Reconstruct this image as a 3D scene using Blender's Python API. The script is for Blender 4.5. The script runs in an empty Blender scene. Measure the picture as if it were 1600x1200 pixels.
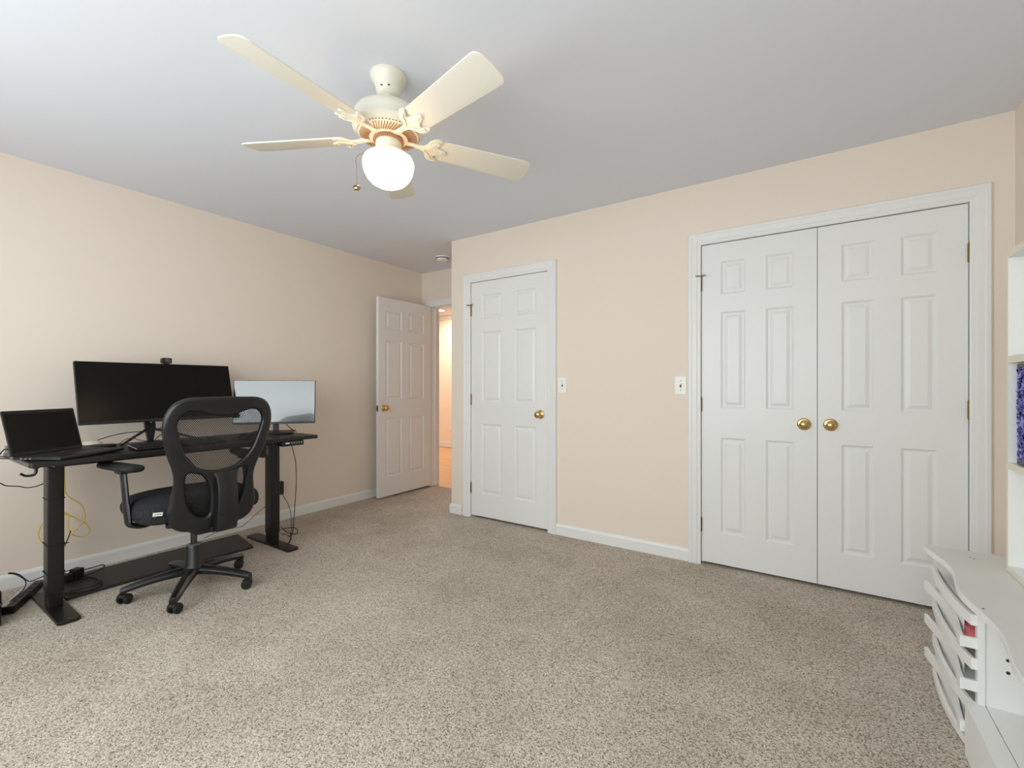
import bpy, bmesh, math, random
from mathutils import Vector, Matrix
random.seed(7)
PI = math.pi
scene = bpy.context.scene
COL = scene.collection

# ------------------------------------------------------------------ room numbers (metres)
XL, XR = -3.76, 0.80          # left wall, right wall
YD, YB = 3.084, 3.78          # closet wall, wall at the end of the entry nook
XN = -2.70                    # corner where the nook begins
YR = -0.60                    # window wall behind the viewer
ZC = 2.44
EYE = 1.14

# ------------------------------------------------------------------ materials
def lin(c):
    return tuple((v / 12.92 if v <= 0.04045 else ((v + 0.055) / 1.055) ** 2.4) for v in c)

def mat(name, col, rough=0.5, metal=0.0, spec=0.5, bump=None, vary=None, emit=None, srgb=True, coat=0.0):
    m = bpy.data.materials.new(name); m.use_nodes = True
    nt = m.node_tree; b = nt.nodes['Principled BSDF']
    c = lin(col) if srgb else col
    b.inputs['Base Color'].default_value = (*c, 1)
    b.inputs['Roughness'].default_value = rough
    b.inputs['Metallic'].default_value = metal
    b.inputs['Specular IOR Level'].default_value = spec
    if coat: b.inputs['Coat Weight'].default_value = coat
    tc = None
    if bump or vary:
        tc = nt.nodes.new('ShaderNodeTexCoord')
    if vary:                                   # (scale, second colour, contrast)
        n = nt.nodes.new('ShaderNodeTexNoise'); n.inputs['Scale'].default_value = vary[0]
        n.inputs['Detail'].default_value = 4
        nt.links.new(tc.outputs['Object'], n.inputs['Vector'])
        r = nt.nodes.new('ShaderNodeValToRGB')
        r.color_ramp.elements[0].position = 0.5 - vary[2]; r.color_ramp.elements[1].position = 0.5 + vary[2]
        r.color_ramp.elements[0].color = (*c, 1); r.color_ramp.elements[1].color = (*lin(vary[1]), 1)
        nt.links.new(n.outputs['Fac'], r.inputs['Fac']); nt.links.new(r.outputs['Color'], b.inputs['Base Color'])
    if bump:                                   # (scale, strength, distance[, stretch])
        n = nt.nodes.new('ShaderNodeTexNoise'); n.inputs['Scale'].default_value = bump[0]; n.inputs['Detail'].default_value = 3
        if len(bump) > 3:
            mp = nt.nodes.new('ShaderNodeMapping'); mp.inputs['Scale'].default_value = bump[3]
            nt.links.new(tc.outputs['Object'], mp.inputs['Vector']); nt.links.new(mp.outputs['Vector'], n.inputs['Vector'])
        else:
            nt.links.new(tc.outputs['Object'], n.inputs['Vector'])
        bp = nt.nodes.new('ShaderNodeBump'); bp.inputs['Strength'].default_value = bump[1]; bp.inputs['Distance'].default_value = bump[2]
        nt.links.new(n.outputs['Fac'], bp.inputs['Height']); nt.links.new(bp.outputs['Normal'], b.inputs['Normal'])
    if emit:
        b.inputs['Emission Color'].default_value = (*emit[0], 1); b.inputs['Emission Strength'].default_value = emit[1]
    return m

M = {}
M['wall'] = mat('wall_paint', (0.0, 0, 0), 0.7, spec=0.25, bump=(160, 0.08, 0.002))
M['wall'].node_tree.nodes['Principled BSDF'].inputs['Base Color'].default_value = (0.81, 0.714, 0.624, 1)
M['ceil'] = mat('ceiling_paint', (0, 0, 0), 0.85, spec=0.15, bump=(120, 0.06, 0.002))
M['ceil'].node_tree.nodes['Principled BSDF'].inputs['Base Color'].default_value = (0.74, 0.765, 0.825, 1)
M['white'] = mat('white_trim_paint', (0.905, 0.905, 0.90), 0.38, bump=(60, 0.05, 0.002))
M['door'] = mat('white_door_paint', (0.905, 0.905, 0.90), 0.36, bump=(40, 0.22, 0.002, (9, 9, 0.7)))
M['gap_shade'] = mat('closet_gap_shade', (0.10, 0.095, 0.09), 0.9)  # shade seen through the door gaps, put into the closet back's colour
M['brass'] = mat('polished_brass', (0.86, 0.73, 0.50), 0.14, metal=1.0)
M['old_brass'] = mat('worn_brass', (0.54, 0.455, 0.31), 0.34, metal=1.0)
M['plate'] = mat('white_plastic', (0.93, 0.93, 0.90), 0.35)
M['slot'] = mat('dark_slot', (0.12, 0.11, 0.10), 0.6)
M['hall_wall'] = mat('hall_wall_paint', (0.94, 0.89, 0.83), 0.7, bump=(160, 0.06, 0.002))
M['black'] = mat('black_plastic', (0.06, 0.06, 0.062), 0.42, bump=(900, 0.08, 0.0005))
M['chairplastic'] = mat('charcoal_moulded_plastic', (0.085, 0.088, 0.096), 0.33, bump=(700, 0.25, 0.0006))
M['deskwood'] = mat('black_laminate', (0.075, 0.072, 0.068), 0.40, bump=(90, 0.15, 0.001, (6, 0.5, 6)))
M['deskmetal'] = mat('black_powder_coat', (0.05, 0.05, 0.047), 0.36, bump=(800, 0.1, 0.0004))
M['edgeband'] = mat('grey_edge_band', (0.32, 0.31, 0.30), 0.4)
M['screen'] = mat('dark_matte_screen', (0.03, 0.027, 0.018), 0.22, spec=0.22)
M['screen2'] = mat('greyish_reflective_screen', (0.05, 0.06, 0.07), 0.20, spec=1.0, coat=1.0)
M['rubber'] = mat('black_rubber', (0.06, 0.06, 0.062), 0.6)
M['steel'] = mat('dark_steel', (0.35, 0.34, 0.33), 0.3, metal=1.0)
M['fan'] = mat('cream_enamel', (0.89, 0.875, 0.815), 0.28)
M['blade'] = mat('cream_blade', (0.90, 0.88, 0.83), 0.5, bump=(60, 0.08, 0.001, (1, 1, 1)))
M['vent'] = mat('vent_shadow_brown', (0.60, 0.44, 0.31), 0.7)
M['chain'] = mat('chain_bronze', (0.50, 0.42, 0.30), 0.35, metal=1.0)
M['globe'] = mat('frosted_glass_lit', (0.95, 0.93, 0.88), 0.3, emit=((1.0, 0.66, 0.35), 4.6))
M['halllamp'] = mat('lit_lens', (1, 0.95, 0.85), 0.4, emit=((1.0, 0.86, 0.66), 12))
M['yellow'] = mat('yellow_cable', (0.86, 0.74, 0.36), 0.45)
M['tag'] = mat('white_cloth_tag', (0.90, 0.90, 0.90), 0.7)
M['grey'] = mat('grey_plastic', (0.45, 0.45, 0.44), 0.5)
M['keys'] = mat('black_keycaps', (0.13, 0.13, 0.135), 0.45)
M['red'] = mat('red_rubber', (0.62, 0.15, 0.15), 0.5)
M['pink'] = mat('pink_paper', (0.96, 0.52, 0.56), 0.7)
M['melamine'] = mat('white_melamine', (0.935, 0.935, 0.925), 0.38, bump=(50, 0.06, 0.001))
M['desktopwhite'] = mat('worn_white_top', (0.875, 0.87, 0.85), 0.40, vary=(7, (0.845, 0.84, 0.82), 0.25))
M['cream'] = mat('cream_edge_band', (0.90, 0.875, 0.80), 0.45)
M['backing'] = mat('bluish_white_backing', (0.915, 0.915, 0.905), 0.5)
M['silver'] = mat('silver_and_edge_glint', (0.74, 0.76, 0.79), 0.4, metal=0.2)  # silver of the power strip, and the painted glint on the keyboard edge
M['mat'] = mat('dark_brown_black_mat', (0.14, 0.13, 0.125), 0.5, vary=(5, (0.17, 0.16, 0.155), 0.3))
M['ledtext'] = mat('white_symbol_print', (0.85, 0.85, 0.85), 0.5)

def carpet_material():
    m = bpy.data.materials.new('beige_cut_pile_carpet'); m.use_nodes = True
    nt = m.node_tree; b = nt.nodes['Principled BSDF']
    b.inputs['Roughness'].default_value = 0.95; b.inputs['Specular IOR Level'].default_value = 0.1
    tc = nt.nodes.new('ShaderNodeTexCoord')
    wob = nt.nodes.new('ShaderNodeTexNoise'); wob.inputs['Scale'].default_value = 60; wob.inputs['Detail'].default_value = 2
    v = nt.nodes.new('ShaderNodeTexVoronoi'); v.inputs['Scale'].default_value = 270
    n1 = nt.nodes.new('ShaderNodeTexNoise'); n1.inputs['Scale'].default_value = 120; n1.inputs['Detail'].default_value = 3; n1.inputs['Roughness'].default_value = 0.7
    n2 = nt.nodes.new('ShaderNodeTexNoise'); n2.inputs['Scale'].default_value = 2.2; n2.inputs['Detail'].default_value = 6; n2.inputs['Roughness'].default_value = 0.62
    for n in (wob, n1, n2): nt.links.new(tc.outputs['Object'], n.inputs['Vector'])
    mixv = nt.nodes.new('ShaderNodeMix'); mixv.data_type = 'RGBA'; mixv.blend_type = 'ADD'; mixv.inputs['Factor'].default_value = 0.012
    nt.links.new(tc.outputs['Object'], mixv.inputs[6]); nt.links.new(wob.outputs['Color'], mixv.inputs[7]); nt.links.new(mixv.outputs[2], v.inputs['Vector'])
    sep = nt.nodes.new('ShaderNodeSeparateColor'); nt.links.new(v.outputs['Color'], sep.inputs[0])
    av = nt.nodes.new('ShaderNodeMath'); av.operation = 'MULTIPLY_ADD'; av.inputs[1].default_value = 0.55
    nt.links.new(sep.outputs[0], av.inputs[0])
    sc = nt.nodes.new('ShaderNodeMath'); sc.operation = 'MULTIPLY'; sc.inputs[1].default_value = 0.45; nt.links.new(n1.outputs['Fac'], sc.inputs[0]); nt.links.new(sc.outputs[0], av.inputs[2])
    r1 = nt.nodes.new('ShaderNodeValToRGB'); e = r1.color_ramp.elements
    e[0].position = 0.20; e[0].color = (*lin((0.45, 0.405, 0.355)), 1)
    e[1].position = 0.80; e[1].color = (*lin((0.91, 0.875, 0.825)), 1)
    k = e.new(0.42); k.color = (*lin((0.745, 0.70, 0.64)), 1)
    nt.links.new(av.outputs[0], r1.inputs['Fac'])
    r2 = nt.nodes.new('ShaderNodeValToRGB')
    r2.color_ramp.elements[0].position = 0.36; r2.color_ramp.elements[0].color = (0.82, 0.805, 0.79, 1)
    r2.color_ramp.elements[1].position = 0.62; r2.color_ramp.elements[1].color = (1.0, 1.0, 1.0, 1)
    nt.links.new(n2.outputs['Fac'], r2.inputs['Fac'])
    mx = nt.nodes.new('ShaderNodeMix'); mx.data_type = 'RGBA'; mx.blend_type = 'MULTIPLY'; mx.inputs['Factor'].default_value = 1
    nt.links.new(r1.outputs['Color'], mx.inputs[6]); nt.links.new(r2.outputs['Color'], mx.inputs[7])
    nt.links.new(mx.outputs[2], b.inputs['Base Color'])
    ad = nt.nodes.new('ShaderNodeMath'); ad.operation = 'SUBTRACT'
    nt.links.new(av.outputs[0], ad.inputs[0]); nt.links.new(v.outputs['Distance'], ad.inputs[1])
    bp = nt.nodes.new('ShaderNodeBump'); bp.inputs['Strength'].default_value = 0.6; bp.inputs['Distance'].default_value = 0.0035
    nt.links.new(ad.outputs[0], bp.inputs['Height']); nt.links.new(bp.outputs['Normal'], b.inputs['Normal'])
    return m
M['carpet'] = carpet_material()

def wood_floor_material():
    m = bpy.data.materials.new('honey_oak_strip_floor'); m.use_nodes = True
    nt = m.node_tree; b = nt.nodes['Principled BSDF']; b.inputs['Roughness'].default_value = 0.3
    tc = nt.nodes.new('ShaderNodeTexCoord')
    br = nt.nodes.new('ShaderNodeTexBrick'); br.inputs['Scale'].default_value = 1.0
    br.inputs['Brick Width'].default_value = 0.9; br.inputs['Row Height'].default_value = 0.07; br.inputs['Mortar Size'].default_value = 0.0015
    br.inputs['Color1'].default_value = (*lin((0.84, 0.68, 0.51)), 1); br.inputs['Color2'].default_value = (*lin((0.79, 0.61, 0.44)), 1)
    br.inputs['Mortar'].default_value = (*lin((0.55, 0.40, 0.27)), 1)
    nt.links.new(tc.outputs['Object'], br.inputs['Vector']); nt.links.new(br.outputs['Color'], b.inputs['Base Color'])
    return m
M['oak'] = wood_floor_material()

def lattice_material():
    """Open diamond weave of the chair back: strands opaque, holes see-through."""
    m = bpy.data.materials.new('black_open_mesh_fabric'); m.use_nodes = True
    nt = m.node_tree; b = nt.nodes['Principled BSDF']; out = nt.nodes['Material Output']
    b.inputs['Base Color'].default_value = (*lin((0.13, 0.13, 0.13)), 1); b.inputs['Roughness'].default_value = 0.6
    tc = nt.nodes.new('ShaderNodeTexCoord'); sp = nt.nodes.new('ShaderNodeSeparateXYZ')
    nt.links.new(tc.outputs['Object'], sp.inputs[0])
    outs = []
    for s in ('ADD', 'SUBTRACT'):
        a = nt.nodes.new('ShaderNodeMath'); a.operation = s
        sc = nt.nodes.new('ShaderNodeMath'); sc.operation = 'MULTIPLY'; sc.inputs[1].default_value = 1.25
        nt.links.new(sp.outputs['Y'], sc.inputs[0])
        nt.links.new(sc.outputs[0], a.inputs[0]); nt.links.new(sp.outputs['Z'], a.inputs[1])
        d = nt.nodes.new('ShaderNodeMath'); d.operation = 'DIVIDE'; d.inputs[1].default_value = 0.0125
        nt.links.new(a.outputs[0], d.inputs[0])
        f = nt.nodes.new('ShaderNodeMath'); f.operation = 'FRACT'; nt.links.new(d.outputs[0], f.inputs[0])
        l = nt.nodes.new('ShaderNodeMath'); l.operation = 'LESS_THAN'; l.inputs[1].default_value = 0.27
        nt.links.new(f.outputs[0], l.inputs[0]); outs.append(l)
    mx = nt.nodes.new('ShaderNodeMath'); mx.operation = 'MAXIMUM'
    nt.links.new(outs[0].outputs[0], mx.inputs[0]); nt.links.new(outs[1].outputs[0], mx.inputs[1])
    tr = nt.nodes.new('ShaderNodeBsdfTransparent'); ms = nt.nodes.new('ShaderNodeMixShader')
    nt.links.new(mx.outputs[0], ms.inputs[0]); nt.links.new(tr.outputs[0], ms.inputs[1]); nt.links.new(b.outputs[0], ms.inputs[2])
    nt.links.new(ms.outputs[0], out.inputs['Surface'])
    return m
M['mesh'] = lattice_material()

def weave_material():
    m = bpy.data.materials.new('black_woven_seat_fabric'); m.use_nodes = True
    nt = m.node_tree; b = nt.nodes['Principled BSDF']; b.inputs['Roughness'].default_value = 0.9
    b.inputs['Specular IOR Level'].default_value = 0.2
    tc = nt.nodes.new('ShaderNodeTexCoord')
    c = nt.nodes.new('ShaderNodeTexChecker'); c.inputs['Scale'].default_value = 190
    mp = nt.nodes.new('ShaderNodeMapping'); mp.inputs['Rotation'].default_value = (0.785, 0.3, 0.785)
    nt.links.new(tc.outputs['Object'], mp.inputs['Vector']); nt.links.new(mp.outputs['Vector'], c.inputs['Vector'])
    c.inputs['Color1'].default_value = (*lin((0.105, 0.105, 0.11)), 1); c.inputs['Color2'].default_value = (*lin((0.20, 0.20, 0.21)), 1)
    nt.links.new(c.outputs['Color'], b.inputs['Base Color'])
    return m
M['weave'] = weave_material()

def sequin_material():
    m = bpy.data.materials.new('blue_violet_sequins'); m.use_nodes = True
    nt = m.node_tree; b = nt.nodes['Principled BSDF']; b.inputs['Roughness'].default_value = 0.28; b.inputs['Metallic'].default_value = 0.55
    tc = nt.nodes.new('ShaderNodeTexCoord'); n = nt.nodes.new('ShaderNodeTexNoise'); n.inputs['Scale'].default_value = 60; n.inputs['Detail'].default_value = 3
    nt.links.new(tc.outputs['Object'], n.inputs['Vector'])
    r = nt.nodes.new('ShaderNodeValToRGB'); e = r.color_ramp.elements
    e[0].position = 0.35; e[0].color = (*lin((0.10, 0.10, 0.22)), 1); e[1].position = 0.66; e[1].color = (*lin((0.62, 0.62, 0.86)), 1)
    k = e.new(0.5); k.color = (*lin((0.36, 0.36, 0.74)), 1)
    nt.links.new(n.outputs['Fac'], r.inputs['Fac']); nt.links.new(r.outputs['Color'], b.inputs['Base Color'])
    return m
M['sequin'] = sequin_material()

def pane_material():
    m = bpy.data.materials.new('window_glass'); m.use_nodes = True
    nt = m.node_tree; out = nt.nodes['Material Output']; nt.nodes.remove(nt.nodes['Principled BSDF'])
    tr = nt.nodes.new('ShaderNodeBsdfTransparent'); tr.inputs[0].default_value = (0.96, 0.98, 0.97, 1)
    gl = nt.nodes.new('ShaderNodeBsdfGlossy'); gl.inputs['Roughness'].default_value = 0.02
    ms = nt.nodes.new('ShaderNodeMixShader'); ms.inputs[0].default_value = 0.05
    nt.links.new(tr.outputs[0], ms.inputs[1]); nt.links.new(gl.outputs[0], ms.inputs[2]); nt.links.new(ms.outputs[0], out.inputs['Surface'])
    return m
M['pane'] = pane_material()

# ------------------------------------------------------------------ mesh helpers
def B(): return bmesh.new()

def box(bm, x0, x1, y0, y1, z0, z1, mtx=None):
    vs = [bm.verts.new((x, y, z)) for x in (x0, x1) for y in (y0, y1) for z in (z0, z1)]
    for f in ((0, 1, 3, 2), (4, 6, 7, 5), (0, 4, 5, 1), (2, 3, 7, 6), (0, 2, 6, 4), (1, 5, 7, 3)):
        bm.faces.new([vs[i] for i in f])
    if mtx is not None: bmesh.ops.transform(bm, matrix=mtx, verts=vs)
    return vs

def ring_skin(bm, rings, cap=True, closed=True):
    """rings: lists of Vectors of equal length -> skinned surface."""
    vr = [[bm.verts.new(p) for p in r] for r in rings]
    n = len(vr[0])
    for a, b in zip(vr, vr[1:]):
        for i in range(n if closed else n - 1):
            j = (i + 1) % n
            bm.faces.new((a[i], a[j], b[j], b[i]))
    if cap:
        bm.faces.new(list(reversed(vr[0]))); bm.faces.new(vr[-1])
    return vr

def lathe(bm, prof, c, seg=40, axis='z'):
    """prof: (radius, height) pairs; c: origin of the axis."""
    c = Vector(c); prev = None; new = []
    def pt(r, h, a):
        if axis == 'z': return c + Vector((r * math.cos(a), r * math.sin(a), h))
        if axis == 'y': return c + Vector((r * math.cos(a), h, r * math.sin(a)))
        return c + Vector((h, r * math.cos(a), r * math.sin(a)))
    for r, h in prof:
        if r < 1e-6: cur = [bm.verts.new(pt(0, h, 0))]
        else: cur = [bm.verts.new(pt(r, h, 2 * PI * i / seg)) for i in range(seg)]
        new += cur
        if prev is not None:
            for i in range(seg):
                j = (i + 1) % seg
                q = []
                for v in ((prev[i % len(prev)], prev[j % len(prev)], cur[j % len(cur)], cur[i % len(cur)])):
                    if v not in q: q.append(v)
                if len(q) > 2:
                    try: bm.faces.new(q)
                    except ValueError: pass
        prev = cur
    return new

def spline(pts, per=8, closed=False):
    P = [Vector(p) for p in pts]; n = len(P); out = []
    rng = range(n) if closed else range(n - 1)
    for i in rng:
        if closed: p0, p1, p2, p3 = P[(i - 1) % n], P[i], P[(i + 1) % n], P[(i + 2) % n]
        else: p0, p1, p2, p3 = P[max(i - 1, 0)], P[i], P[i + 1], P[min(i + 2, n - 1)]
        for k in range(per):
            t = k / per
            out.append(0.5 * ((2 * p1) + (p2 - p0) * t + (2 * p0 - 5 * p1 + 4 * p2 - p3) * t * t + (3 * p1 - p0 - 3 * p2 + p3) * t ** 3))
    if not closed: out.append(P[-1])
    return out

def tube(bm, pts, r, seg=8, smooth=8, cap=True):
    P = spline(pts, smooth) if smooth else [Vector(p) for p in pts]
    rs = r if callable(r) else (lambda t: r)
    up = Vector((0, 0, 1)); rings = []
    t0 = (P[1] - P[0]).normalized()
    nrm = t0.orthogonal().normalized()
    for i, p in enumerate(P):
        t = (P[min(i + 1, len(P) - 1)] - P[max(i - 1, 0)])
        t = t.normalized() if t.length > 1e-9 else t0
        nrm = (nrm - t * nrm.dot(t)); nrm = nrm.normalized() if nrm.length > 1e-9 else t.orthogonal().normalized()
        bn = t.cross(nrm); q = rs(i / (len(P) - 1))
        rings.append([p + (nrm * math.cos(2 * PI * k / seg) + bn * math.sin(2 * PI * k / seg)) * q for k in range(seg)])
    ring_skin(bm, rings, cap)

def prism(bm, poly, h0, h1, plane='xy'):
    """Extrude a 2-D polygon. plane xy: height along z; xz: along y; yz: along x."""
    def p3(a, b, h): return (a, b, h) if plane == 'xy' else ((a, h, b) if plane == 'xz' else (h, a, b))
    lo = [bm.verts.new(p3(a, b, h0)) for a, b in poly]; hi = [bm.verts.new(p3(a, b, h1)) for a, b in poly]
    n = len(poly)
    bm.faces.new(lo); bm.faces.new(hi)
    for i in range(n): bm.faces.new((lo[i], lo[(i + 1) % n], hi[(i + 1) % n], hi[i]))
    return lo + hi

def rrect(x0, x1, y0, y1, r, k=5):
    out = []
    for cx, cy, a0 in ((x1 - r, y1 - r, 0), (x0 + r, y1 - r, 90), (x0 + r, y0 + r, 180), (x1 - r, y0 + r, 270)):
        for i in range(k + 1):
            a = math.radians(a0 + 90 * i / k); out.append((cx + r * math.cos(a), cy + r * math.sin(a)))
    return out

WORLD = {}
def wm(o):
    return WORLD.get(o.name, Matrix.Identity(4)) if o else Matrix.Identity(4)

def obj(name, bm, m, parent=None, bevel=0.0, seg=2, smooth=True, local=False):
    """One mesh object; vertices are given in room coordinates unless local is True."""
    if parent is not None and not local:
        bm.transform(wm(parent).inverted())
    bmesh.ops.recalc_face_normals(bm, faces=bm.faces[:])
    me = bpy.data.meshes.new(name); bm.to_mesh(me); bm.free()
    me.materials.append(m)
    if smooth:
        try: me.shade_smooth()
        except Exception: pass
        try: me.set_sharp_from_angle(angle=math.radians(38))
        except Exception: pass
    o = bpy.data.objects.new(name, me); COL.objects.link(o)
    if parent is not None: o.parent = parent
    WORLD[o.name] = wm(parent).copy()
    if bevel:
        md = o.modifiers.new('edge', 'BEVEL'); md.width = bevel; md.segments = seg; md.limit_method = 'ANGLE'; md.angle_limit = math.radians(40)
        md.harden_normals = True
    return o

def pieces(name, bm, m, parent=None, local=False, bevel=0.0):
    """Every separate piece of bm becomes an object of its own."""
    bm.verts.ensure_lookup_table(); left = set(bm.verts); out = []
    while left:
        v0 = left.pop(); isl = {v0}; st = [v0]
        while st:
            for e in st.pop().link_edges:
                for v in e.verts:
                    if v not in isl: isl.add(v); st.append(v)
        left -= isl
        nb = bmesh.new(); mp = {v: nb.verts.new(v.co) for v in isl}
        for f in {f for v in isl for f in v.link_faces}: nb.faces.new([mp[v] for v in f.verts])
        out.append(obj(name, nb, m, parent, bevel, local=local))
    bm.free(); return out

def tag(o, label, cat, group=None, kind=None):
    o['label'] = label; o['category'] = cat
    if group: o['group'] = group
    if kind: o['kind'] = kind
    return o

def thing(name, label, cat, loc=(0, 0, 0), rotz=0.0, group=None):
    o = bpy.data.objects.new(name, None); COL.objects.link(o)
    o.empty_display_size = 0.05
    o.location = loc; o.rotation_euler = (0, 0, rotz)
    WORLD[o.name] = Matrix.Translation(loc) @ Matrix.Rotation(rotz, 4, 'Z')
    return tag(o, label, cat, group)

def struct(name, bm, m, label, cat, bevel=0.0, parent=None, smooth=False):
    o = obj(name, bm, m, parent, bevel, smooth=smooth)
    if parent is None: tag(o, label, cat, kind='structure')
    return o

def filled(name, loops, extrude, bev, m, parent, mapper, res=2, grid=0):
    """Plate with holes from closed 2-D loops; edges rounded; mapper(u, v, w) -> room position."""
    cu = bpy.data.curves.new(name + '_c', 'CURVE'); cu.dimensions = '2D'; cu.fill_mode = 'BOTH'
    cu.extrude = extrude; cu.bevel_depth = bev; cu.offset = -bev; cu.bevel_resolution = res
    for lp in loops:
        s = cu.splines.new('POLY'); s.points.add(len(lp) - 1); s.use_cyclic_u = True
        for p, q in zip(s.points, lp): p.co = (q[0], q[1], 0, 1)
    tmp = bpy.data.objects.new(name + '_t', cu); COL.objects.link(tmp)
    dg = bpy.context.evaluated_depsgraph_get(); dg.update()
    me = bpy.data.meshes.new_from_object(tmp.evaluated_get(dg))
    bpy.data.objects.remove(tmp); bpy.data.curves.remove(cu)
    bm = B(); bm.from_mesh(me); bpy.data.meshes.remove(me)
    bmesh.ops.remove_doubles(bm, verts=bm.verts[:], dist=1e-5)
    if grid:
        for ax in (0, 1):
            lo_ = min(v.co[ax] for v in bm.verts); hi_ = max(v.co[ax] for v in bm.verts); k = lo_ + grid
            while k < hi_:
                co_ = [0, 0, 0]; no_ = [0, 0, 0]; co_[ax] = k + 1e-5; no_[ax] = 1
                bmesh.ops.bisect_plane(bm, geom=bm.verts[:] + bm.edges[:] + bm.faces[:], plane_co=co_, plane_no=no_, dist=1e-6); k += grid
    for v in bm.verts: v.co = Vector(mapper(*v.co))
    return obj(name, bm, m, parent)

# ------------------------------------------------------------------ SETTING
T = 0.12
b = B(); box(b, XL - 0.3, XR + 0.3, YR - 0.3, YB + 0.035, -0.12, 0.0)
struct('floor', b, M['carpet'], 'beige cut pile carpet covering the bedroom floor', 'floor')
b = B(); box(b, -8.2, -1.0, YB + 0.035, 6.6, -0.12, -0.004)
struct('floor_hall', b, M['oak'], 'honey oak strip floor in the hall beyond the open door', 'floor')
b = B(); box(b, -8.2, XR + 0.3, YR - 0.3, 6.6, ZC, ZC + 0.1)
struct('ceiling', b, M['ceil'], 'plain pale grey painted ceiling', 'ceiling')
b = B(); box(b, XL - T, XL, YR - T, YB + T, 0, ZC)
struct('wall_left', b, M['wall'], 'peach beige wall behind the black desk', 'wall')

# opening sizes
D2 = (-2.479, -1.709, 2.040)          # narrow door clear opening
D3 = (-0.591, 0.645, 2.043)           # double closet clear opening
D1 = (-3.605, -2.86, 2.040)           # hall doorway
b = B()
for x0, x1, z0, z1 in ((XN, D2[0] - .02, 0, ZC), (D2[0] - .02, D2[1] + .02, D2[2] + .02, ZC), (D2[1] + .02, D3[0] - .02, 0, ZC),
                       (D3[0] - .02, D3[1] + .02, D3[2] + .02, ZC), (D3[1] + .02, XR + T, 0, ZC)):
    box(b, x0, x1, YD, YD + T, z0, z1)
box(b, XN, XN + T, YD + T, YB, 0, ZC)
struct('wall_closet', b, M['wall'], 'peach beige wall holding the white closet doors', 'wall')
b = B(); box(b, XN + T + .001, XR + T, YD + T, YD + T + .05, 0, ZC)
struct('wall_closet_inside', b, M['gap_shade'], 'back of the closets with the door gap shade put into its colour', 'wall')
b = B()
box(b, XL, D1[0] - .02, YB, YB + T, 0, ZC); box(b, D1[0] - .02, D1[1] + .02, YB, YB + T, D1[2] + .02, ZC); box(b, D1[1] + .02, XN + T, YB, YB + T, 0, ZC)
struct('wall_back', b, M['wall'], 'short wall over the doorway at the end of the entry nook', 'wall')
b = B(); box(b, XR, XR + T, YR - T, YD, 0, ZC)
struct('wall_right', b, M['wall'], 'peach beige wall behind the white bookcase', 'wall')
WX0, WX1, WZ0, WZ1 = -3.20, 0.35, 0.62, 2.16
b = B()
box(b, XL, WX0, YR - T, YR, 0, ZC); box(b, WX1, XR, YR - T, YR, 0, ZC); box(b, WX0, WX1, YR - T, YR, 0, WZ0); box(b, WX0, WX1, YR - T, YR, WZ1, ZC)
struct('wall_rear', b, M['wall'], 'wall with the wide window opposite the closets', 'wall')
w = tag(bpy.data.objects.new('window_1', None), 'wide white framed window in the wall opposite the closets', 'window', kind='structure'); COL.objects.link(w)
b = B()
for x0, x1, z0, z1 in ((WX0, WX0 + .05, WZ0, WZ1), (WX1 - .05, WX1, WZ0, WZ1), (WX0, WX1, WZ0, WZ0 + .05), (WX0, WX1, WZ1 - .05, WZ1), (-2.35, -2.30, WZ0, WZ1)):
    box(b, x0, x1, YR - .09, YR - .03, z0, z1)
obj('window_frame', b, M['white'], w)
for x0, x1 in ((WX0 + .05, -2.35), (-2.30, WX1 - .05)):
    b = B(); box(b, x0, x1, YR - .062, YR - .058, WZ0 + .05, WZ1 - .05); obj('pane', b, M['pane'], w)
b = B(); box(b, WX0 - .06, WX1 + .06, YR - .03, YR + .035, WZ0 - .03, WZ0); obj('sill', b, M['white'], w, 0.004)

# hall beyond the open door
b = B()
box(b, -8.2, -1.0, 6.32, 6.44, 0, ZC); box(b, -8.2, -8.08, YB + T, 6.32, 0, ZC); box(b, -1.12, -1.0, YB + T, 6.32, 0, ZC)
box(b, -8.2, XL - T, YB, YB + T, 0, ZC); box(b, XN + T, -1.0, YB, YB + T, 0, ZC)
struct('wall_hall', b, M['hall_wall'], 'warm peach hall walls seen through the open doorway', 'wall')
b = B(); box(b, -8.08, -1.12, 6.305, 6.32, 0, 0.10); struct('baseboard_hall', b, M['white'], 'white baseboard at the foot of the hall wall', 'baseboard', .003)

b = B(); prism(b, [(6.32, 2.36), (6.31, 2.36), (6.255, 2.425), (6.25, ZC), (6.32, ZC)], -8.08, -1.12, 'yz'); struct('trim_4', b, M['white'], 'white crown moulding along the top of the hall wall', 'crown moulding')

def baseboard(name, pts, label, h=0.083, t=0.013):
    """pts: wall line; room side is to the left of travel."""
    prof = [(0, 0), (t, 0), (t, h - .018), (t * .75, h - .008), (t * .35, h), (0, h)]
    b = B(); P = [Vector((p[0], p[1], 0)) for p in pts]; n = len(P); rings = []
    for i in range(n):
        dirs = []
        if i > 0: dirs.append((P[i] - P[i - 1]).normalized())
        if i < n - 1: dirs.append((P[i + 1] - P[i]).normalized())
        ns = [Vector((-d.y, d.x, 0)) for d in dirs]
        mi = ns[0] if len(ns) == 1 else (ns[0] + ns[1]) / (1 + ns[0].dot(ns[1]))
        rings.append([P[i] + mi * a + Vector((0, 0, z)) for a, z in prof])
    ring_skin(b, rings)
    return struct(name, b, M['white'], label, 'baseboard')
baseboard('baseboard_left', [(XL, YB), (XL, YR)], 'white baseboard along the left wall behind the desk')
baseboard('baseboard_corner', [(D2[0] - .094, YD), (XN, YD), (XN, YB)], 'short white baseboard around the corner left of the narrow door')
baseboard('baseboard_closet', [(D3[0] - .076, YD), (D2[1] + .076, YD)], 'white baseboard between the narrow door and the double closet')
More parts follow.
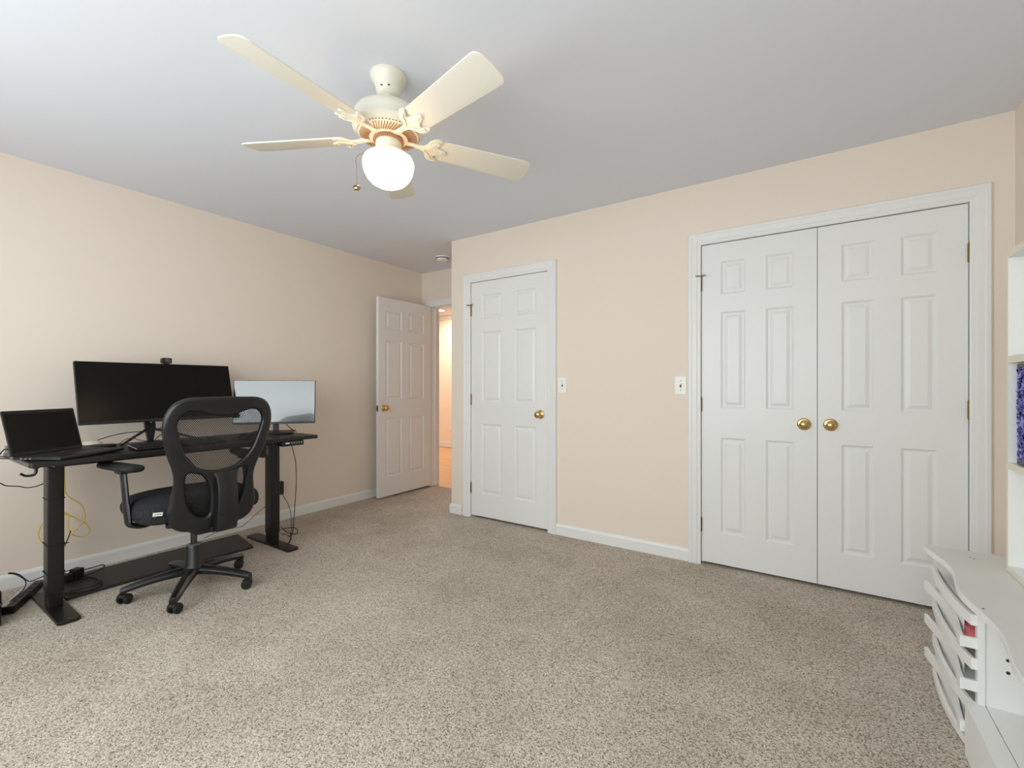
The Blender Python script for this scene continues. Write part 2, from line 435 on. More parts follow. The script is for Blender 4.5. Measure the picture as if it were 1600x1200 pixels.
baseboard('baseboard_right', [(XR, YR), (XR, YD), (D3[1] + .076, YD)], 'white baseboard at the foot of the right wall')
baseboard('baseboard_rear', [(XL, YR), (XR, YR)], 'white baseboard under the window')

def casing(name, x0, x1, zt, y, label, facing=-1, wid=0.076):
    prof = [(0, 0.0), (0, .010), (.006, .013), (.018, .013), (.024, .017), (.050, .019), (.056, .022), (.070, .022), (wid, .015), (wid, 0)]
    b = B(); rings = []
    for k in range(4):
        r = []
        for d, p in prof:
            x = x0 - d if k < 2 else x1 + d
            z = 0.0 if k in (0, 3) else zt + d
            r.append(Vector((x, y + facing * p, z)))
        rings.append(r)
    ring_skin(b, rings)
    o = struct(name, b, M['white'], label, 'door trim')
    return o
def jamb(x0, x1, zt, y0, y1, parent, stop):
    b = B()
    box(b, x0 - .02, x0, y0, y1, 0, zt + .02); box(b, x1, x1 + .02, y0, y1, 0, zt + .02); box(b, x0, x1, y0, y1, zt, zt + .02)
    if stop is not None:
        box(b, x0, x0 + .012, stop, stop + .03, 0, zt); box(b, x1 - .012, x1, stop, stop + .03, 0, zt); box(b, x0, x1, stop, stop + .03, zt - .012, zt)
    return obj('jamb', b, M['white'], parent, smooth=False)
c2 = casing('trim_1', D2[0], D2[1], D2[2] - .002, YD, 'white moulded casing around the narrow closed door')
jamb(D2[0], D2[1], D2[2], YD, YD + T, c2, YD + .043)
c3 = casing('trim_2', D3[0], D3[1], D3[2] - .002, YD, 'white moulded casing around the double closet doors')
jamb(D3[0], D3[1], D3[2], YD, YD + T, c3, YD + .043)
c1 = casing('trim_3', D1[0], D1[1], D1[2], YB, 'white moulded casing over the open hall doorway')
jamb(D1[0], D1[1], D1[2], YB, YB + T, c1, YB + .045)

# ------------------------------------------------------------------ six-panel doors
ZP = ((0.212, 0.815), (1.0, 1.605), (1.715, 1.922))
def door_leaf_bm(w, z0, z1, cols, t=0.035):
    """Local: x 0..w, face at y=0 looking to -y, back at y=t."""
    b = B()
    for face in (0, 1):
        def V(x, z, d): return b.verts.new((x, d if face == 0 else t - d, z))
        xs = sorted([0, w] + [c for p in cols for c in p]); zs = sorted([z0, z1] + [c for p in ZP for c in p])
        grid = {}
        for x in xs:
            for z in zs: grid[x, z] = V(x, z, 0)
        for i in range(len(xs) - 1):
            for j in range(len(zs) - 1):
                q = [grid[xs[i], zs[j]], grid[xs[i + 1], zs[j]], grid[xs[i + 1], zs[j + 1]], grid[xs[i], zs[j + 1]]]
                if (xs[i], xs[i + 1]) in cols and (zs[j], zs[j + 1]) in ZP:
                    prev = q
                    for off, d in ((.005, .0035), (.012, .0085), (.020, .0085), (.038, .0015), (.040, .0015)):
                        x0, x1, a0, a1 = xs[i] + off, xs[i + 1] - off, zs[j] + off, zs[j + 1] - off
                        cur = [V(x0, a0, d), V(x1, a0, d), V(x1, a1, d), V(x0, a1, d)]
                        for k in range(4): b.faces.new((prev[k], prev[(k + 1) % 4], cur[(k + 1) % 4], cur[k]))
                        prev = cur
                    b.faces.new(prev)
                else: b.faces.new(q)
    for (x0, x1, a0, a1) in ((0, 0, z0, z1), (w, w, z0, z1)):
        b.faces.new([b.verts.new(p) for p in ((x0, 0, a0), (x0, t, a0), (x0, t, a1), (x0, 0, a1))])
    for z in (z0, z1):
        b.faces.new([b.verts.new(p) for p in ((0, 0, z), (w, 0, z), (w, t, z), (0, t, z))])
    bmesh.ops.remove_doubles(b, verts=b.verts[:], dist=1e-5)
    return b

def knob_bm(x, z, s=1.0):
    """Round knob on its rose, pointing to -y from y=0 (local)."""
    b = B()
    lathe(b, [(0, 0), (.033 * s, 0), (.034 * s, -.004), (.030 * s, -.008), (.018 * s, -.010), (.013 * s, -.014), (.012 * s, -.028), (.016 * s, -.034),
              (.025 * s, -.040), (.028 * s, -.048), (.027 * s, -.055), (.021 * s, -.062), (.010 * s, -.0655), (0, -.066)], (x, 0, z), 28, 'y')
    return b
def flat_pull_bm(x, z):
    b = B()
    lathe(b, [(0, 0), (.034, 0), (.0345, -.003), (.031, -.007), (.027, -.008), (.020, -.0085), (.016, -.012), (.015, -.022), (.020, -.028), (.0225, -.035), (.021, -.043), (.014, -.049), (0, -.051)], (x, 0, z), 28, 'y')
    return b
def hinge_bm(x, z, y=-0.0075):
    b = B()
    for k in range(5):
        h0 = z - .044 + k * .0178
        lathe(b, [(0, h0), (.0078, h0), (.0078, h0 + .0168), (0, h0 + .0168)], (x, y, 0), 14)
    lathe(b, [(0, z - .05), (.004, z - .047), (.0055, z - .044)], (x, y, 0), 12); lathe(b, [(.0055, z + .045), (.005, z + .049), (0, z + .051)], (x, y, 0), 12)
    box(b, x - .004, x + .004, y + .001, y + .010, z - .044, z + .044)
    return b
def hinge_stop_bm(x, z, y=-.012):
    b = B(); tube(b, [(x - .022, y - .012, z + .006), (x, y - .006, z + .004), (x + .022, y - .012, z + .006)], .0042, 8, 4)
    lathe(b, [(0, 0), (.006, 0), (.006, -.006), (0, -.007)], (x - .024, y - .010, z + .006), 12, 'y'); lathe(b, [(0, 0), (.006, 0), (.006, -.006), (0, -.007)], (x + .024, y - .010, z + .006), 12, 'y')
    return b

def door(name, label, mtx, w, cols, knob, hinge_x, stop=False, pull=False, z0=0.018, z1=2.036):
    o = obj(name, door_leaf_bm(w, z0, z1, cols), M['door'], None, smooth=False)
    o.matrix_world = mtx; tag(o, label, 'door', kind='structure'); WORLD[o.name] = mtx.copy()
    if knob: obj('door_knob', flat_pull_bm(*knob) if pull else knob_bm(*knob), M['brass'], o, local=True)
    if hinge_x is not None:
        for z in (0.254, 1.022, 1.795): obj('hinge', hinge_bm(hinge_x, z), M['old_brass'], o, local=True)
        if stop: obj('hinge_pin_stop', hinge_stop_bm(hinge_x, 1.838), M['old_brass'], o, local=True)
    return o
c764 = ((.110, .322), (.444, .655))
door('door_2', 'narrow white six panel door shut in the closet wall', Matrix.Translation((-2.476, YD + .007, 0)), .764, c764, (.764 - .070, .915), -.004, True)
door('door_3', 'left leaf of the white double closet doors', Matrix.Translation((-0.588, YD + .007, 0)), .614, ((.112, .252), (.360, .503)), (.614 - .062, .920), -.004, True, True, 0.018, 2.038)
door('door_4', 'right leaf of the white double closet doors', Matrix.Translation((0.029, YD + .007, 0)), .613, ((.109, .251), (.360, .503)), (.060, .922), .613 + .004, False, True, 0.018, 2.038)
# hall door stands open, parallel to the left wall: local x runs from hinge (far) to latch (near)
m1 = Matrix.Translation((-3.598, 3.013, 0)) @ Matrix.Rotation(PI / 2, 4, 'Z')
d1 = door('door_1', 'white six panel hall door standing open along the left wall', m1, .742, ((.090, .307), (.410, .633)), (.064, .917), None)
# latch plate on its edge, and the knob on the side towards the wall
b = B(); box(b, -.0015, 0, .006, .029, .885, .945); obj('latch_plate', b, M['old_brass'], d1, local=True)
b = B(); box(b, -.008, -.0015, .012, .023, .905, .925); obj('latch_bolt', b, M['slot'], d1, local=True)
b = knob_bm(.064, .917); b.transform(Matrix.Translation((0, .035, 0)) @ Matrix.Diagonal((1, -1, 1, 1))); obj('door_knob', b, M['brass'], d1, local=True)

# ------------------------------------------------------------------ switches, outlets, detector
def plate_unit(name, label, cat, mtx, part, bm_part, mpart, w=.072, h=.118, group=None):
    t = thing(name, label, cat); t.matrix_world = mtx; WORLD[t.name] = mtx.copy()
    b = B(); prism(b, rrect(-w / 2, w / 2, -h / 2, h / 2, .004), -.0055, 0, 'xz'); obj('wall_plate', b, M['plate'], t, .002, local=True)
    for n, bm_, m_ in zip(part, bm_part, mpart): (pieces if n == 'plate_screw' else obj)(n, bm_, m_, t, local=True)
    return t
def toggle_parts():
    s = B(); box(s, -.005, .005, -.0062, -.005, -.012, .012)
    g = B(); prism(g, [(-.0035, -.0055), (-.0055, -.018), (.0020, -.018), (.0075, -.0055)], -.0038, .0038, 'yz')
    g2 = B(); [g2.verts.new(v.co) for v in ()]
    g.free(); g = B()
    box(g, -.0037, .0037, -.017, -.005, -.002, .007, Matrix.Rotation(-.5, 4, 'X'))
    c = B()
    for z in (-.03, .03): lathe(c, [(0, -.0068), (.0032, -.0062), (.0034, -.0052)], (0, 0, z), 12, 'y')
    return ('switch_slot', 'toggle', 'plate_screw'), (s, g, c), (M['slot'], M['plate'], M['grey'])
for x, z, lab in ((-1.584, 1.146, 'white toggle light switch just right of the narrow door'), (-0.716, 1.143, 'white toggle light switch just left of the double closet')):
    n, bb, mm = toggle_parts()
    plate_unit('light_switch', lab, 'light switch', Matrix.Translation((x, YD, z)), n, bb, mm)
def outlet_parts():
    bb, nn, mm = [], [], []
    for s in (-1, 1):
        f = B(); prism(f, rrect(-.017, .017, s * .0195 - .014, s * .0195 + .014, .006), -.0075, -.005, 'xz'); bb.append(f); nn.append('receptacle'); mm.append(M['plate'])
        k = B(); box(k, -.008, -.0062, -.0079, -.007, s * .0195 - .002, s * .0195 + .007); box(k, .0062, .008, -.0079, -.007, s * .0195 - .002, s * .0195 + .007)
        lathe(k, [(0, -.0079), (.0026, -.0078), (.0026, -.007)], (0, 0, s * .0195 - .008), 10, 'y'); bb.append(k); nn.append('slots'); mm.append(M['slot'])
    return nn, bb, mm
n, bb, mm = outlet_parts()
plate_unit('wall_outlet', 'white wall outlet low behind the right column of the desk', 'outlet', Matrix.Translation((XL, 2.01, .325)) @ Matrix.Rotation(PI / 2, 4, 'Z'), n, bb, mm)
n, bb, mm = outlet_parts()
plate_unit('wall_outlet', 'white outlet low on the hall wall beyond the doorway', 'outlet', Matrix.Translation((-5.575, 6.32, .345)), n, bb, mm)
t = thing('smoke_detector', 'round white smoke detector on the ceiling of the entry nook', 'smoke detector', (-3.10, 3.40, ZC))
b = B(); lathe(b, [(0, 0), (.066, 0), (.067, -.008), (.064, -.014)], (-3.10, 3.40, ZC)); obj('base', b, M['plate'], t)
b = B(); lathe(b, [(.050, -.012), (.052, -.017), (.050, -.019)], (-3.10, 3.40, ZC)); obj('vent_gap', b, M['slot'], t)
b = B(); lathe(b, [(.056, -.019), (.057, -.028), (.050, -.038), (.030, -.043), (0, -.044)], (-3.10, 3.40, ZC)); obj('cover', b, M['plate'], t)

t = thing('recessed_light', 'round lit recessed light in the hall ceiling', 'ceiling light', (-5.33, 5.78, ZC))
b = B(); lathe(b, [(.075, 0), (.075, -.004), (.095, -.004), (.097, 0)], (-5.33, 5.78, ZC)); obj('trim_ring', b, M['plate'], t)
b = B(); lathe(b, [(0, -.003), (.075, -.003)], (-5.33, 5.78, ZC)); obj('lens', b, M['halllamp'], t)

# ------------------------------------------------------------------ CEILING FAN
FX, FY = -1.481, 1.293
fan = thing('ceiling_fan', 'cream five blade ceiling fan with lit globe and pull chain', 'ceiling fan', (FX, FY, ZC))
b = B(); lathe(b, [(0, 0), (.074, 0), (.0755, -.004), (.073, -.014), (.064, -.028), (.056, -.044), (.052, -.060), (.047, -.074), (.038, -.084), (.026, -.088), (.0, -.088)], (FX, FY, ZC)); cano = obj('canopy', b, M['fan'], fan)
b = B()
for a in (-75, -40): 
    a = math.radians(a); lathe(b, [(0, 0), (.005, 0), (.005, .003), (0, .004)], (FX + .049 * math.cos(a), FY + .049 * math.sin(a), ZC - .068), 10)
pieces('canopy_screw', b, M['slot'], cano)
b = B(); lathe(b, [(.022, 2.365), (.026, 2.352), (.020, 2.340), (.019, 2.318), (.030, 2.312), (.032, 2.296), (0, 2.296)], (FX, FY, 0)); obj('downrod', b, M['fan'], fan)
b = B(); lathe(b, [(0, 2.300), (.060, 2.300), (.105, 2.294), (.128, 2.284), (.139, 2.268), (.142, 2.245), (.142, 2.226), (.145, 2.222), (.145, 2.214), (.140, 2.211), (.136, 2.207), (.130, 2.195), (.122, 2.188),
          (.070, 2.176), (.052, 2.176), (0, 2.176)], (FX, FY, 0), 64); motor = obj('motor_housing', b, M['fan'], fan)
b = B()
for i in range(60):
    if i % 12 in (0, 11): continue
    a = 2 * PI * i / 60 + math.radians(-9.5)
    mtx = Matrix.Translation((FX, FY, 0)) @ Matrix.Rotation(a, 4, 'Z') @ Matrix.Translation((.098, 0, 2.1815)) @ Matrix.Rotation(.35, 4, 'Z') @ Matrix.Rotation(-.23, 4, 'Y')
    box(b, -.021, .021, -.0019, .0019, -.0018, .0018, mtx)
    box(b, -.0015, .0015, -.0035, .0035, -.002, .002, Matrix.Translation((FX, FY, 0)) @ Matrix.Rotation(a, 4, 'Z') @ Matrix.Translation((.1255, 0, 2.1915)))
obj('vent_slots', b, M['vent'], motor)
b = B(); lathe(b, [(0, 2.178), (.060, 2.178), (.063, 2.166), (.040, 2.160), (0, 2.160)], (FX, FY, 0)); hub = obj('flywheel_hub', b, M['vent'], fan)
b = B(); lathe(b, [(0, 2.166), (.050, 2.166), (.053, 2.160), (.053, 2.124), (.050, 2.118), (0, 2.118)], (FX, FY, 0)); sw = obj('switch_housing', b, M['fan'], fan)
b = B(); lathe(b, [(.050, 2.126), (.060, 2.122), (.074, 2.114), (.078, 2.104), (.070, 2.098), (.0, 2.098)], (FX, FY, 0)); obj('fitter_ring', b, M['fan'], fan)
b = B(); lathe(b, [(.060, 2.104), (.084, 2.101), (.098, 2.093), (.1045, 2.078), (.1045, 2.060), (.099, 2.036), (.088, 2.013), (.070, 1.994), (.047, 1.981), (.022, 1.975), (0, 1.974)], (FX, FY, 0), 56); obj('light_globe', b, M['globe'], fan)
# blades, each with its scrolled iron
iron_half = [(.060, .013), (.100, .011), (.135, .012), (.152, .018), (.160, .030), (.166, .046), (.178, .060), (.196, .068), (.216, .066), (.222, .060), (.216, .052), (.205, .044), (.200, .034), (.206, .024), (.220, .017), (.236, .013), (.250, .006)]
iron_loop = [(r, s) for r, s in iron_half] + [(r, -s) for r, s in reversed(iron_half)]
iron_loop = [(p.x, p.y) for p in spline([(r, s, 0) for r, s in iron_loop], 3, True)]
bl = [(.180, -.048), (.184, -.054), (.192, -.057), (.61, -.071), (.632, -.070), (.645, -.061), (.652, -.046), (.656, 0)]
blade_loop = bl + [(r, -s) for r, s in reversed(bl[:-1])]
ZB, PITCH = 2.177, math.radians(14)
LEAN = Matrix.Translation((FX, FY, ZB)) @ Matrix.Rotation(.034, 4, 'Y') @ Matrix.Rotation(.011, 4, 'X')
for k in range(5):
    a = math.radians(-12 + 72 * k - (2.5 if k == 4 else 0))
    mx = LEAN @ Matrix.Rotation(a, 4, 'Z') @ Matrix.Rotation(-PITCH, 4, 'X')
    bo = filled('blade', [blade_loop], .0015, .0015, M['blade'], fan, lambda u, v, w, mx=mx: mx @ Vector((u, v, w + .004)))
    def irm(u, v, w, mx=mx, a=a):
        t_ = min(1, max(0, (u - .10) / .06))
        p = mx @ Vector((u, v, w - .004 + .004 * math.exp(-((u - .2) / .05) ** 2) * (abs(v) / .07)))
        q = LEAN @ Matrix.Rotation(a, 4, 'Z') @ Vector((u, v, w + .002))
        return q.lerp(p, t_)
    io = filled('blade_iron', [iron_loop], .002, .0025, M['fan'], bo, irm)
    b = B()
    for s in (-.045, 0, .045):
        p = mx @ Vector((.205 if s else .228, s, -.0115)); lathe(b, [(0, 0), (.004, .001), (.005, .004), (.005, .007)], p, 10)
    pieces('iron_screw', b, M['fan'], io)
    b = B()
    for s in (-1, 1):
        tube(b, [mx @ Vector((u, s * v, -.0095)) for u, v in ((.150, .006), (.172, .020), (.190, .045), (.206, .052), (.203, .040), (.192, .036))], .0028, 6, 4)
    pieces('scroll_relief', b, M['fan'], io)
# pull chain hangs from the switch housing on the viewer's left
d = Vector((-.83, -.56, 0)).normalized()
p0 = Vector((FX, FY, 2.146)) + d * .052
b = B(); lathe(b, [(0, -.002), (.006, -.002), (.007, .004), (.006, .010), (0, .012)], p0, 10); obj('chain_outlet', b, M['chain'], fan)
pe = Vector((FX, FY, 0)) + Vector((-.105, -.078, 0))
b = B(); ch = spline([p0, p0 + Vector((-.010, -.008, -.010)), Vector((pe.x, pe.y, 2.100)), Vector((pe.x, pe.y, 2.05)), Vector((pe.x, pe.y, 1.982))], 14)
for q in ch: lathe(b, [(0, -.0016), (.0015, 0), (0, .0016)], q, 5)
tube(b, ch, .0007, 5, 0); pc = obj('pull_chain', b, M['chain'], fan)
b = B(); lathe(b, [(0, .012), (.006, .010), (.012, .004), (.014, -.003), (.011, -.010), (.004, -.013), (0, -.013)], (pe.x, pe.y, 1.972), 18); fo = obj('chain_fob', b, M['brass'], pc)
b = B(); lathe(b, [(.0142, .003), (.0148, 0), (.0142, -.003)], (pe.x, pe.y, 1.970), 18); obj('fob_band', b, M['slot'], pc)

# ------------------------------------------------------------------ STANDING DESK
DX0, DX1, DY0, DY1, DZ = -3.57, -2.98, 0.50, 1.95, 0.785
desk = thing('standing_desk', 'black standing desk with two column legs along the left wall', 'desk', (-3.27, 1.225, 0))
b = B(); prism(b, rrect(DX0, DX1, DY0, DY1, .012), DZ - .024, DZ); top = obj('desktop', b, M['deskwood'], desk, .002)
b = B(); box(b, DX0 + .015, DX1 - .02, DY0 - .0012, DY0 + .001, DZ - .021, DZ - .004); obj('edge_band', b, M['edgeband'], top)
b = B(); box(b, -3.34, -3.20, .60, 1.80, .725, DZ - .024); obj('crossbar', b, M['deskmetal'], desk, .003)
for y0, y1 in ((.600, .662), (1.730, 1.792)):
    b = B(); prism(b, rrect(-3.50 - (.04 if y0 > 1 else 0), -2.965 - (.01 if y0 > 1 else 0), y0 - .012, y1 + .012, .022), 0.002, .016); ft = obj('foot', b, M['deskmetal'], desk, .003)
    b = B()
    for x in (-3.48, -3.0): lathe(b, [(0, 0), (.012, 0), (.012, .004), (0, .004)], (x, (y0 + y1) / 2, 0), 12)
    pieces('leveling_glide', b, M['rubber'], ft)
    b = B(); prism(b, rrect(-3.295, -3.205, y0, y1, .006), .085, .738); lg = obj('column', b, M['deskmetal'], desk, .001)
    b = B(); prism(b, rrect(-3.291, -3.209, y0 + .0035, y1 - .0035, .005), .016, .085); obj('inner_tube', b, M['deskmetal'], lg)
    b = B(); box(b, -3.50, -3.10, y0 + .004, y1 - .004, .738, .7608); obj('support_bracket', b, M['deskmetal'], desk, .002)
    if y0 < 1:
        for z, dz in ((.565, 0), (.328, .006), (.184, .004)):
            b = B(); P = rrect(-3.297, -3.203, y0 - .002, y1 + .002, .006)
            tube(b, [(x, y, z + dz * math.sin(9 * x)) for x, y in P + P[:1]], .0022, 6, 0); obj('cable_tie', b, M['rubber'], desk)
            if z < .5:
                b = B(); tube(b, [(-3.203, y1, z), (-3.185, y1 + .012, z + .006)], .002, 6, 0); obj('tie_tail', b, M['rubber'], desk)
b = B(); tube(b, [(-3.203, 1.765, .735), (-3.202, 1.762, .62), (-3.203, 1.768, .54)], .002, 6, 8); obj('column_wire', b, M['rubber'], desk)
cp = B(); prism(cp, rrect(-3.05, -2.972, 1.680, 1.835, .008), .728, .7605); cpo = obj('control_panel', cp, M['black'], desk, .004)
b = B(); box(b, -2.9725, -2.9712, 1.700, 1.728, .744, .7535); obj('display', b, M['ledtext'], cpo)
b = B()
for k in range(5): 
    y = 1.742 + k * .0175
    box(b, -2.9725, -2.9712, y, y + .0055, .7425, .7455); box(b, -2.9725, -2.9712, y + .0015, y + .004, .7455, .748)
box(b, -2.9725, -2.9712, 1.735, 1.825, .7515, .7525)
obj('button_symbols', b, M['ledtext'], cpo)
b = B(); prism(b, rrect(-3.13, -3.08, 1.600, 1.652, .006), .655, .7605); pb = obj('power_box', b, M['black'], desk, .003)
b = B(); box(b, -3.081, -3.0785, 1.625, 1.642, .672, .735); obj('box_label', b, M['edgeband'], pb)
b = B(); tube(b, [(-3.00, .523, .764), (-3.00, .523, .742), (-3.00, .517, .729), (-3.00, .503, .726), (-3.00, .487, .729), (-3.00, .473, .741)], lambda t_: .0062 - .001 * t_, 10, 6)
lathe(b, [(0, .7608), (.012, .7608), (.012, .757), (.006, .754)], (-3.00, .523, 0), 14); obj('headphone_hook', b, M['black'], desk)

# ------------------------------------------------------------------ ULTRAWIDE MONITOR
mon = thing('ultrawide_monitor', 'wide black curvy-edged monitor tilted back behind the office chair', 'monitor', (-3.50, 1.17, DZ))
mon['label'] = 'large dark ultrawide monitor standing behind the office chair'
tilt = math.radians(16)
MM = Matrix.Translation((-3.425, 1.178, .921)) @ Matrix.Rotation(-tilt, 4, 'Y')
b = B(); prism(b, rrect(-.4125, .4125, 0, .378, .004), -.022, 0, 'yz'); b.transform(MM); mh = obj('monitor_housing', b, M['black'], mon, .002)
b = B(); prism(b, rrect(-.30, .30, .03, .33, .03), -.055, -.022, 'yz'); b.transform(MM); obj('rear_cover', b, M['black'], mon, .01)
b = B(); prism(b, rrect(-.409, .409, .016, .3745, .002), -.001, .0012, 'yz'); b.transform(MM); obj('screen', b, M['screen'], mon)
b = B()
rings = []
for z, hw, x in ((.785, .0145, -3.60), (.80, .016, -3.60), (.87, .028, -3.595), (.93, .028, -3.585), (1.10, .028, -3.575)):
    rings.append([Vector((x - .014, 1.138 - hw, z)), Vector((x + .014, 1.138 - hw, z)), Vector((x + .014, 1.138 + hw, z)), Vector((x - .014, 1.138 + hw, z))])
rings[0] = [p + Vector((.035, 0, 0)) for p in rings[0]]; rings[1] = [p + Vector((.035, 0, 0)) for p in rings[1]]; rings[2] = [p + Vector((.025, 0, 0)) for p in rings[2]]
ring_skin(b, rings); st = obj('stand_column', b, M['black'], mon, .003)
b = B(); prism(b, [(1.132, .912), (1.146, .912), (1.139, .899)], -3.5565, -3.5545, 'yz'); obj('emblem', b, M['plate'], st)
b = B(); box(b, -3.58, -3.50, 1.118, 1.158, 1.06, 1.12); obj('mount_joint', b, M['black'], mon, .004)
for s in (-1, 1):
    b = B(); tube(b, [(-3.565, 1.138 + s * .015, .862), (-3.50, 1.138 + s * .075, .842), (-3.42, 1.138 + s * .150, .813), (-3.36, 1.138 + s * .205, .7915)], lambda t_: .0085 - .002 * t_, 10, 6); obj('stand_leg', b, M['black'], mon)
webc = thing('webcam', 'small black webcam clipped on top of the large monitor', 'webcam', (-3.53, 1.214, 1.284))
b = B(); prism(b, rrect(1.187, 1.243, 1.2865, 1.324, .010), -3.555, -3.522, 'yz'); obj('camera_body', b, M['black'], webc, .003)
b = B(); lathe(b, [(.0, .006), (.007, .006), (.013, .004), (.0145, 0)], (-3.5225, 1.219, 1.305), 24, 'x'); obj('lens', b, M['screen2'], webc)
b = B(); lathe(b, [(.0145, 0), (.0155, .003), (.0165, 0)], (-3.5222, 1.219, 1.305), 24, 'x'); obj('lens_ring', b, M['grey'], webc)
b = B(); box(b, -3.562, -3.53, 1.20, 1.23, 1.2815, 1.2885); obj('clip', b, M['black'], webc)

# ------------------------------------------------------------------ SMALL MONITOR (angled toward the chair)
sm = thing('small_monitor', 'smaller monitor with pale reflection angled at right desk end', 'monitor', (-3.33, 1.81, DZ))
ang = math.atan2(.419, .358)              # direction of the screen's width in plan
SM = Matrix.Translation((-3.324, 1.8205, 0)) @ Matrix.Rotation(ang, 4, 'Z')
SMT = SM @ Matrix.Translation((0, 0, 1.02)) @ Matrix.Rotation(math.radians(-6), 4, 'X') @ Matrix.Translation((0, 0, -1.02))     # local x along the width, -y faces the viewer
b = B(); prism(b, rrect(-.276, .276, .858, 1.181, .004), 0, .018, 'xz'); b.transform(SMT); obj('monitor_housing', b, M['black'], sm, .002)
b = B(); prism(b, rrect(-.272, .272, .873, 1.1785, .002), -.0012, .001, 'xz'); b.transform(SMT); obj('screen', b, M['screen2'], sm)
b = B(); prism(b, rrect(-.18, .18, .90, 1.10, .03), .018, .045, 'xz'); b.transform(SMT); obj('rear_cover', b, M['black'], sm, .008)
b = B(); box(b, -.023, .017, .040, .055, .80, 1.00); b.transform(SM); obj('stand_column', b, M['black'], sm, .003)
b = B(); prism(b, rrect(-.150, .112, -.06, .12, .012), .7865, .7945); prism(b, rrect(-.160, .122, -.07, .13, .012), .7945, .7995); b.transform(SM); obj('stand_base', b, M['black'], sm, .0015)
b = B(); box(b, .235, .246, -.002, .002, .8545, .8585); b.transform(SMT); obj('power_light', b, M['ledtext'], sm)
b = B(); tube(b, [SM @ Vector(p) for p in ((.055, .03, .88), (.08, .035, .84), (.115, .06, .80), (.13, .09, .787))], .003, 8, 6); obj('power_lead', b, M['rubber'], sm)

# ------------------------------------------------------------------ LAPTOP
lap = thing('laptop', 'open black laptop on the left end of the desk', 'laptop', (-3.14, .62, DZ))
LA = Matrix.Translation((-3.150, .470, 0)) @ Matrix.Rotation(math.atan2(.845, -.53), 4, 'Z')  # local x along the hinge, -y toward the user
LA = LA @ Matrix.Translation((0, 0, DZ))
b = B(); prism(b, rrect(0, .345, -.235, 0, .008), .004, .019); b.transform(LA); lb = obj('base', b, M['black'], lap, .002)
b = B(); prism(b, rrect(.002, .343, -.2355, -.001, .008), .0145, .0165); b.transform(LA); obj('trim_line', b, M['edgeband'], lb)
b = B()
for r_ in range(5):
    for c_ in range(14):
        x = .022 + c_ * .0218; y = -.032 - r_ * .0195
        if r_ == 4 and 4 <= c_ <= 8:
            if c_ == 4: box(b, x, x + .105, y - .0155, y, .019, .0208)
            continue
        box(b, x, x + .0178, y - .0155, y, .019, .0208)
b.transform(LA); kb_ = obj('keyboard', b, M['keys'], lap)
b = B(); lathe(b, [(0, .0235), (.0035, .023), (.0038, .0195)], (.165, -.078, 0), 12); box(b, .118, .214, -.142, -.139, .019, .0205); b.transform(LA); obj('pointing_nub', b, M['red'], lap)
b = B(); prism(b, rrect(.115, .218, -.212, -.145, .004), .019, .0196); b.transform(LA); obj('touchpad', b, M['keys'], lap)
b = B()
for k in range(3): box(b, -.0008, .001, -.05 - k * .022, -.038 - k * .022, .0075, .0125)
b.transform(LA); obj('port_row', b, M['grey'], lb)
LL = LA @ Matrix.Translation((0, .002, .019)) @ Matrix.Rotation(math.radians(-14), 4, 'X')
b = B(); prism(b, rrect(0, .345, 0, .222, .007), 0, .007, 'xz'); b.transform(LL); li = obj('lid', b, M['black'], lap, .0015)
b = B(); prism(b, rrect(.010, .335, .016, .205, .002), -.0008, .001, 'xz'); b.transform(LL); obj('screen', b, M['screen'], li)
b = B(); tube(b, [LA @ Vector(p) for p in ((.02, .004, .019), (.06, .004, .019))], .005, 8, 0); tube(b, [LA @ Vector(p) for p in ((.285, .004, .019), (.325, .004, .019))], .005, 8, 0); pieces('hinge', b, M['black'], lap)
LEADS = thing('laptop_lead', 'black leads trailing off the left desk end behind the laptop', 'cable', (-3.3, .45, .80))
for P in (((-3.19, .468, .80), (-3.23, .42, .803), (-3.25, .36, .78), (-3.26, .30, .74), (-3.29, .22, .50), (-3.36, .18, .16), (-3.50, .16, .004)), ((-3.17, .462, .795), (-3.20, .42, .796), (-3.22, .36, .775), (-3.23, .28, .73), (-3.26, .19, .50), (-3.34, .14, .16), (-3.50, .12, .004)),
          ((-3.20, .474, .83), (-3.235, .46, .835), (-3.25, .445, .81), (-3.26, .43, .765), (-3.265, .41, .70), (-3.30, .33, .52), (-3.40, .24, .22), (-3.52, .20, .004))):
    b = B(); tube(b, P, .0028, 7, 8); obj('lead', b, M['rubber'], LEADS)
b = B(); prism(b, rrect(-3.262, -3.232, .462, .480, .004), .815, .85); obj('plug_head', b, M['grey'], LEADS, .002)

# ------------------------------------------------------------------ DESK-TOP SMALL THINGS
kb = thing('keyboard', 'black full size keyboard on the desk behind the chair', 'keyboard', (-3.13, 1.14, DZ))
KM = Matrix.Translation((-3.055, .915, DZ)) @ Matrix.Rotation(math.radians(89), 4, 'Z')
b = B(); prism(b, [(-.001, .003), (-.001, .012), (.145, .022), (.145, .003)], 0, .445, 'yz'); b.transform(KM); obj('case', b, M['black'], kb, .003)
b = B(); prism(b, [(0, .0118), (0, .0130), (.143, .0228), (.143, .0216)], -.0012, .002, 'yz'); b.transform(KM); obj('edge_highlight', b, M['silver'], kb)  # pale strip paints the light caught by the keyboard's left edge
b = B()
for r_ in range(6):
    for c_ in range(20):
        if c_ in (14, 17): continue
        x = .010 + c_ * .0213; y = .010 + r_ * .0215 + (.006 if r_ == 5 else 0); z = .013 + y * .069
        if r_ == 0 and 4 <= c_ <= 9:
            if c_ == 4: box(b, x, x + .124, y, y + .016, z, z + .006)
            continue
        box(b, x, x + .0175, y, y + .0165, z - .001, z + .006)
b.transform(KM); obj('keycaps', b, M['keys'], kb)
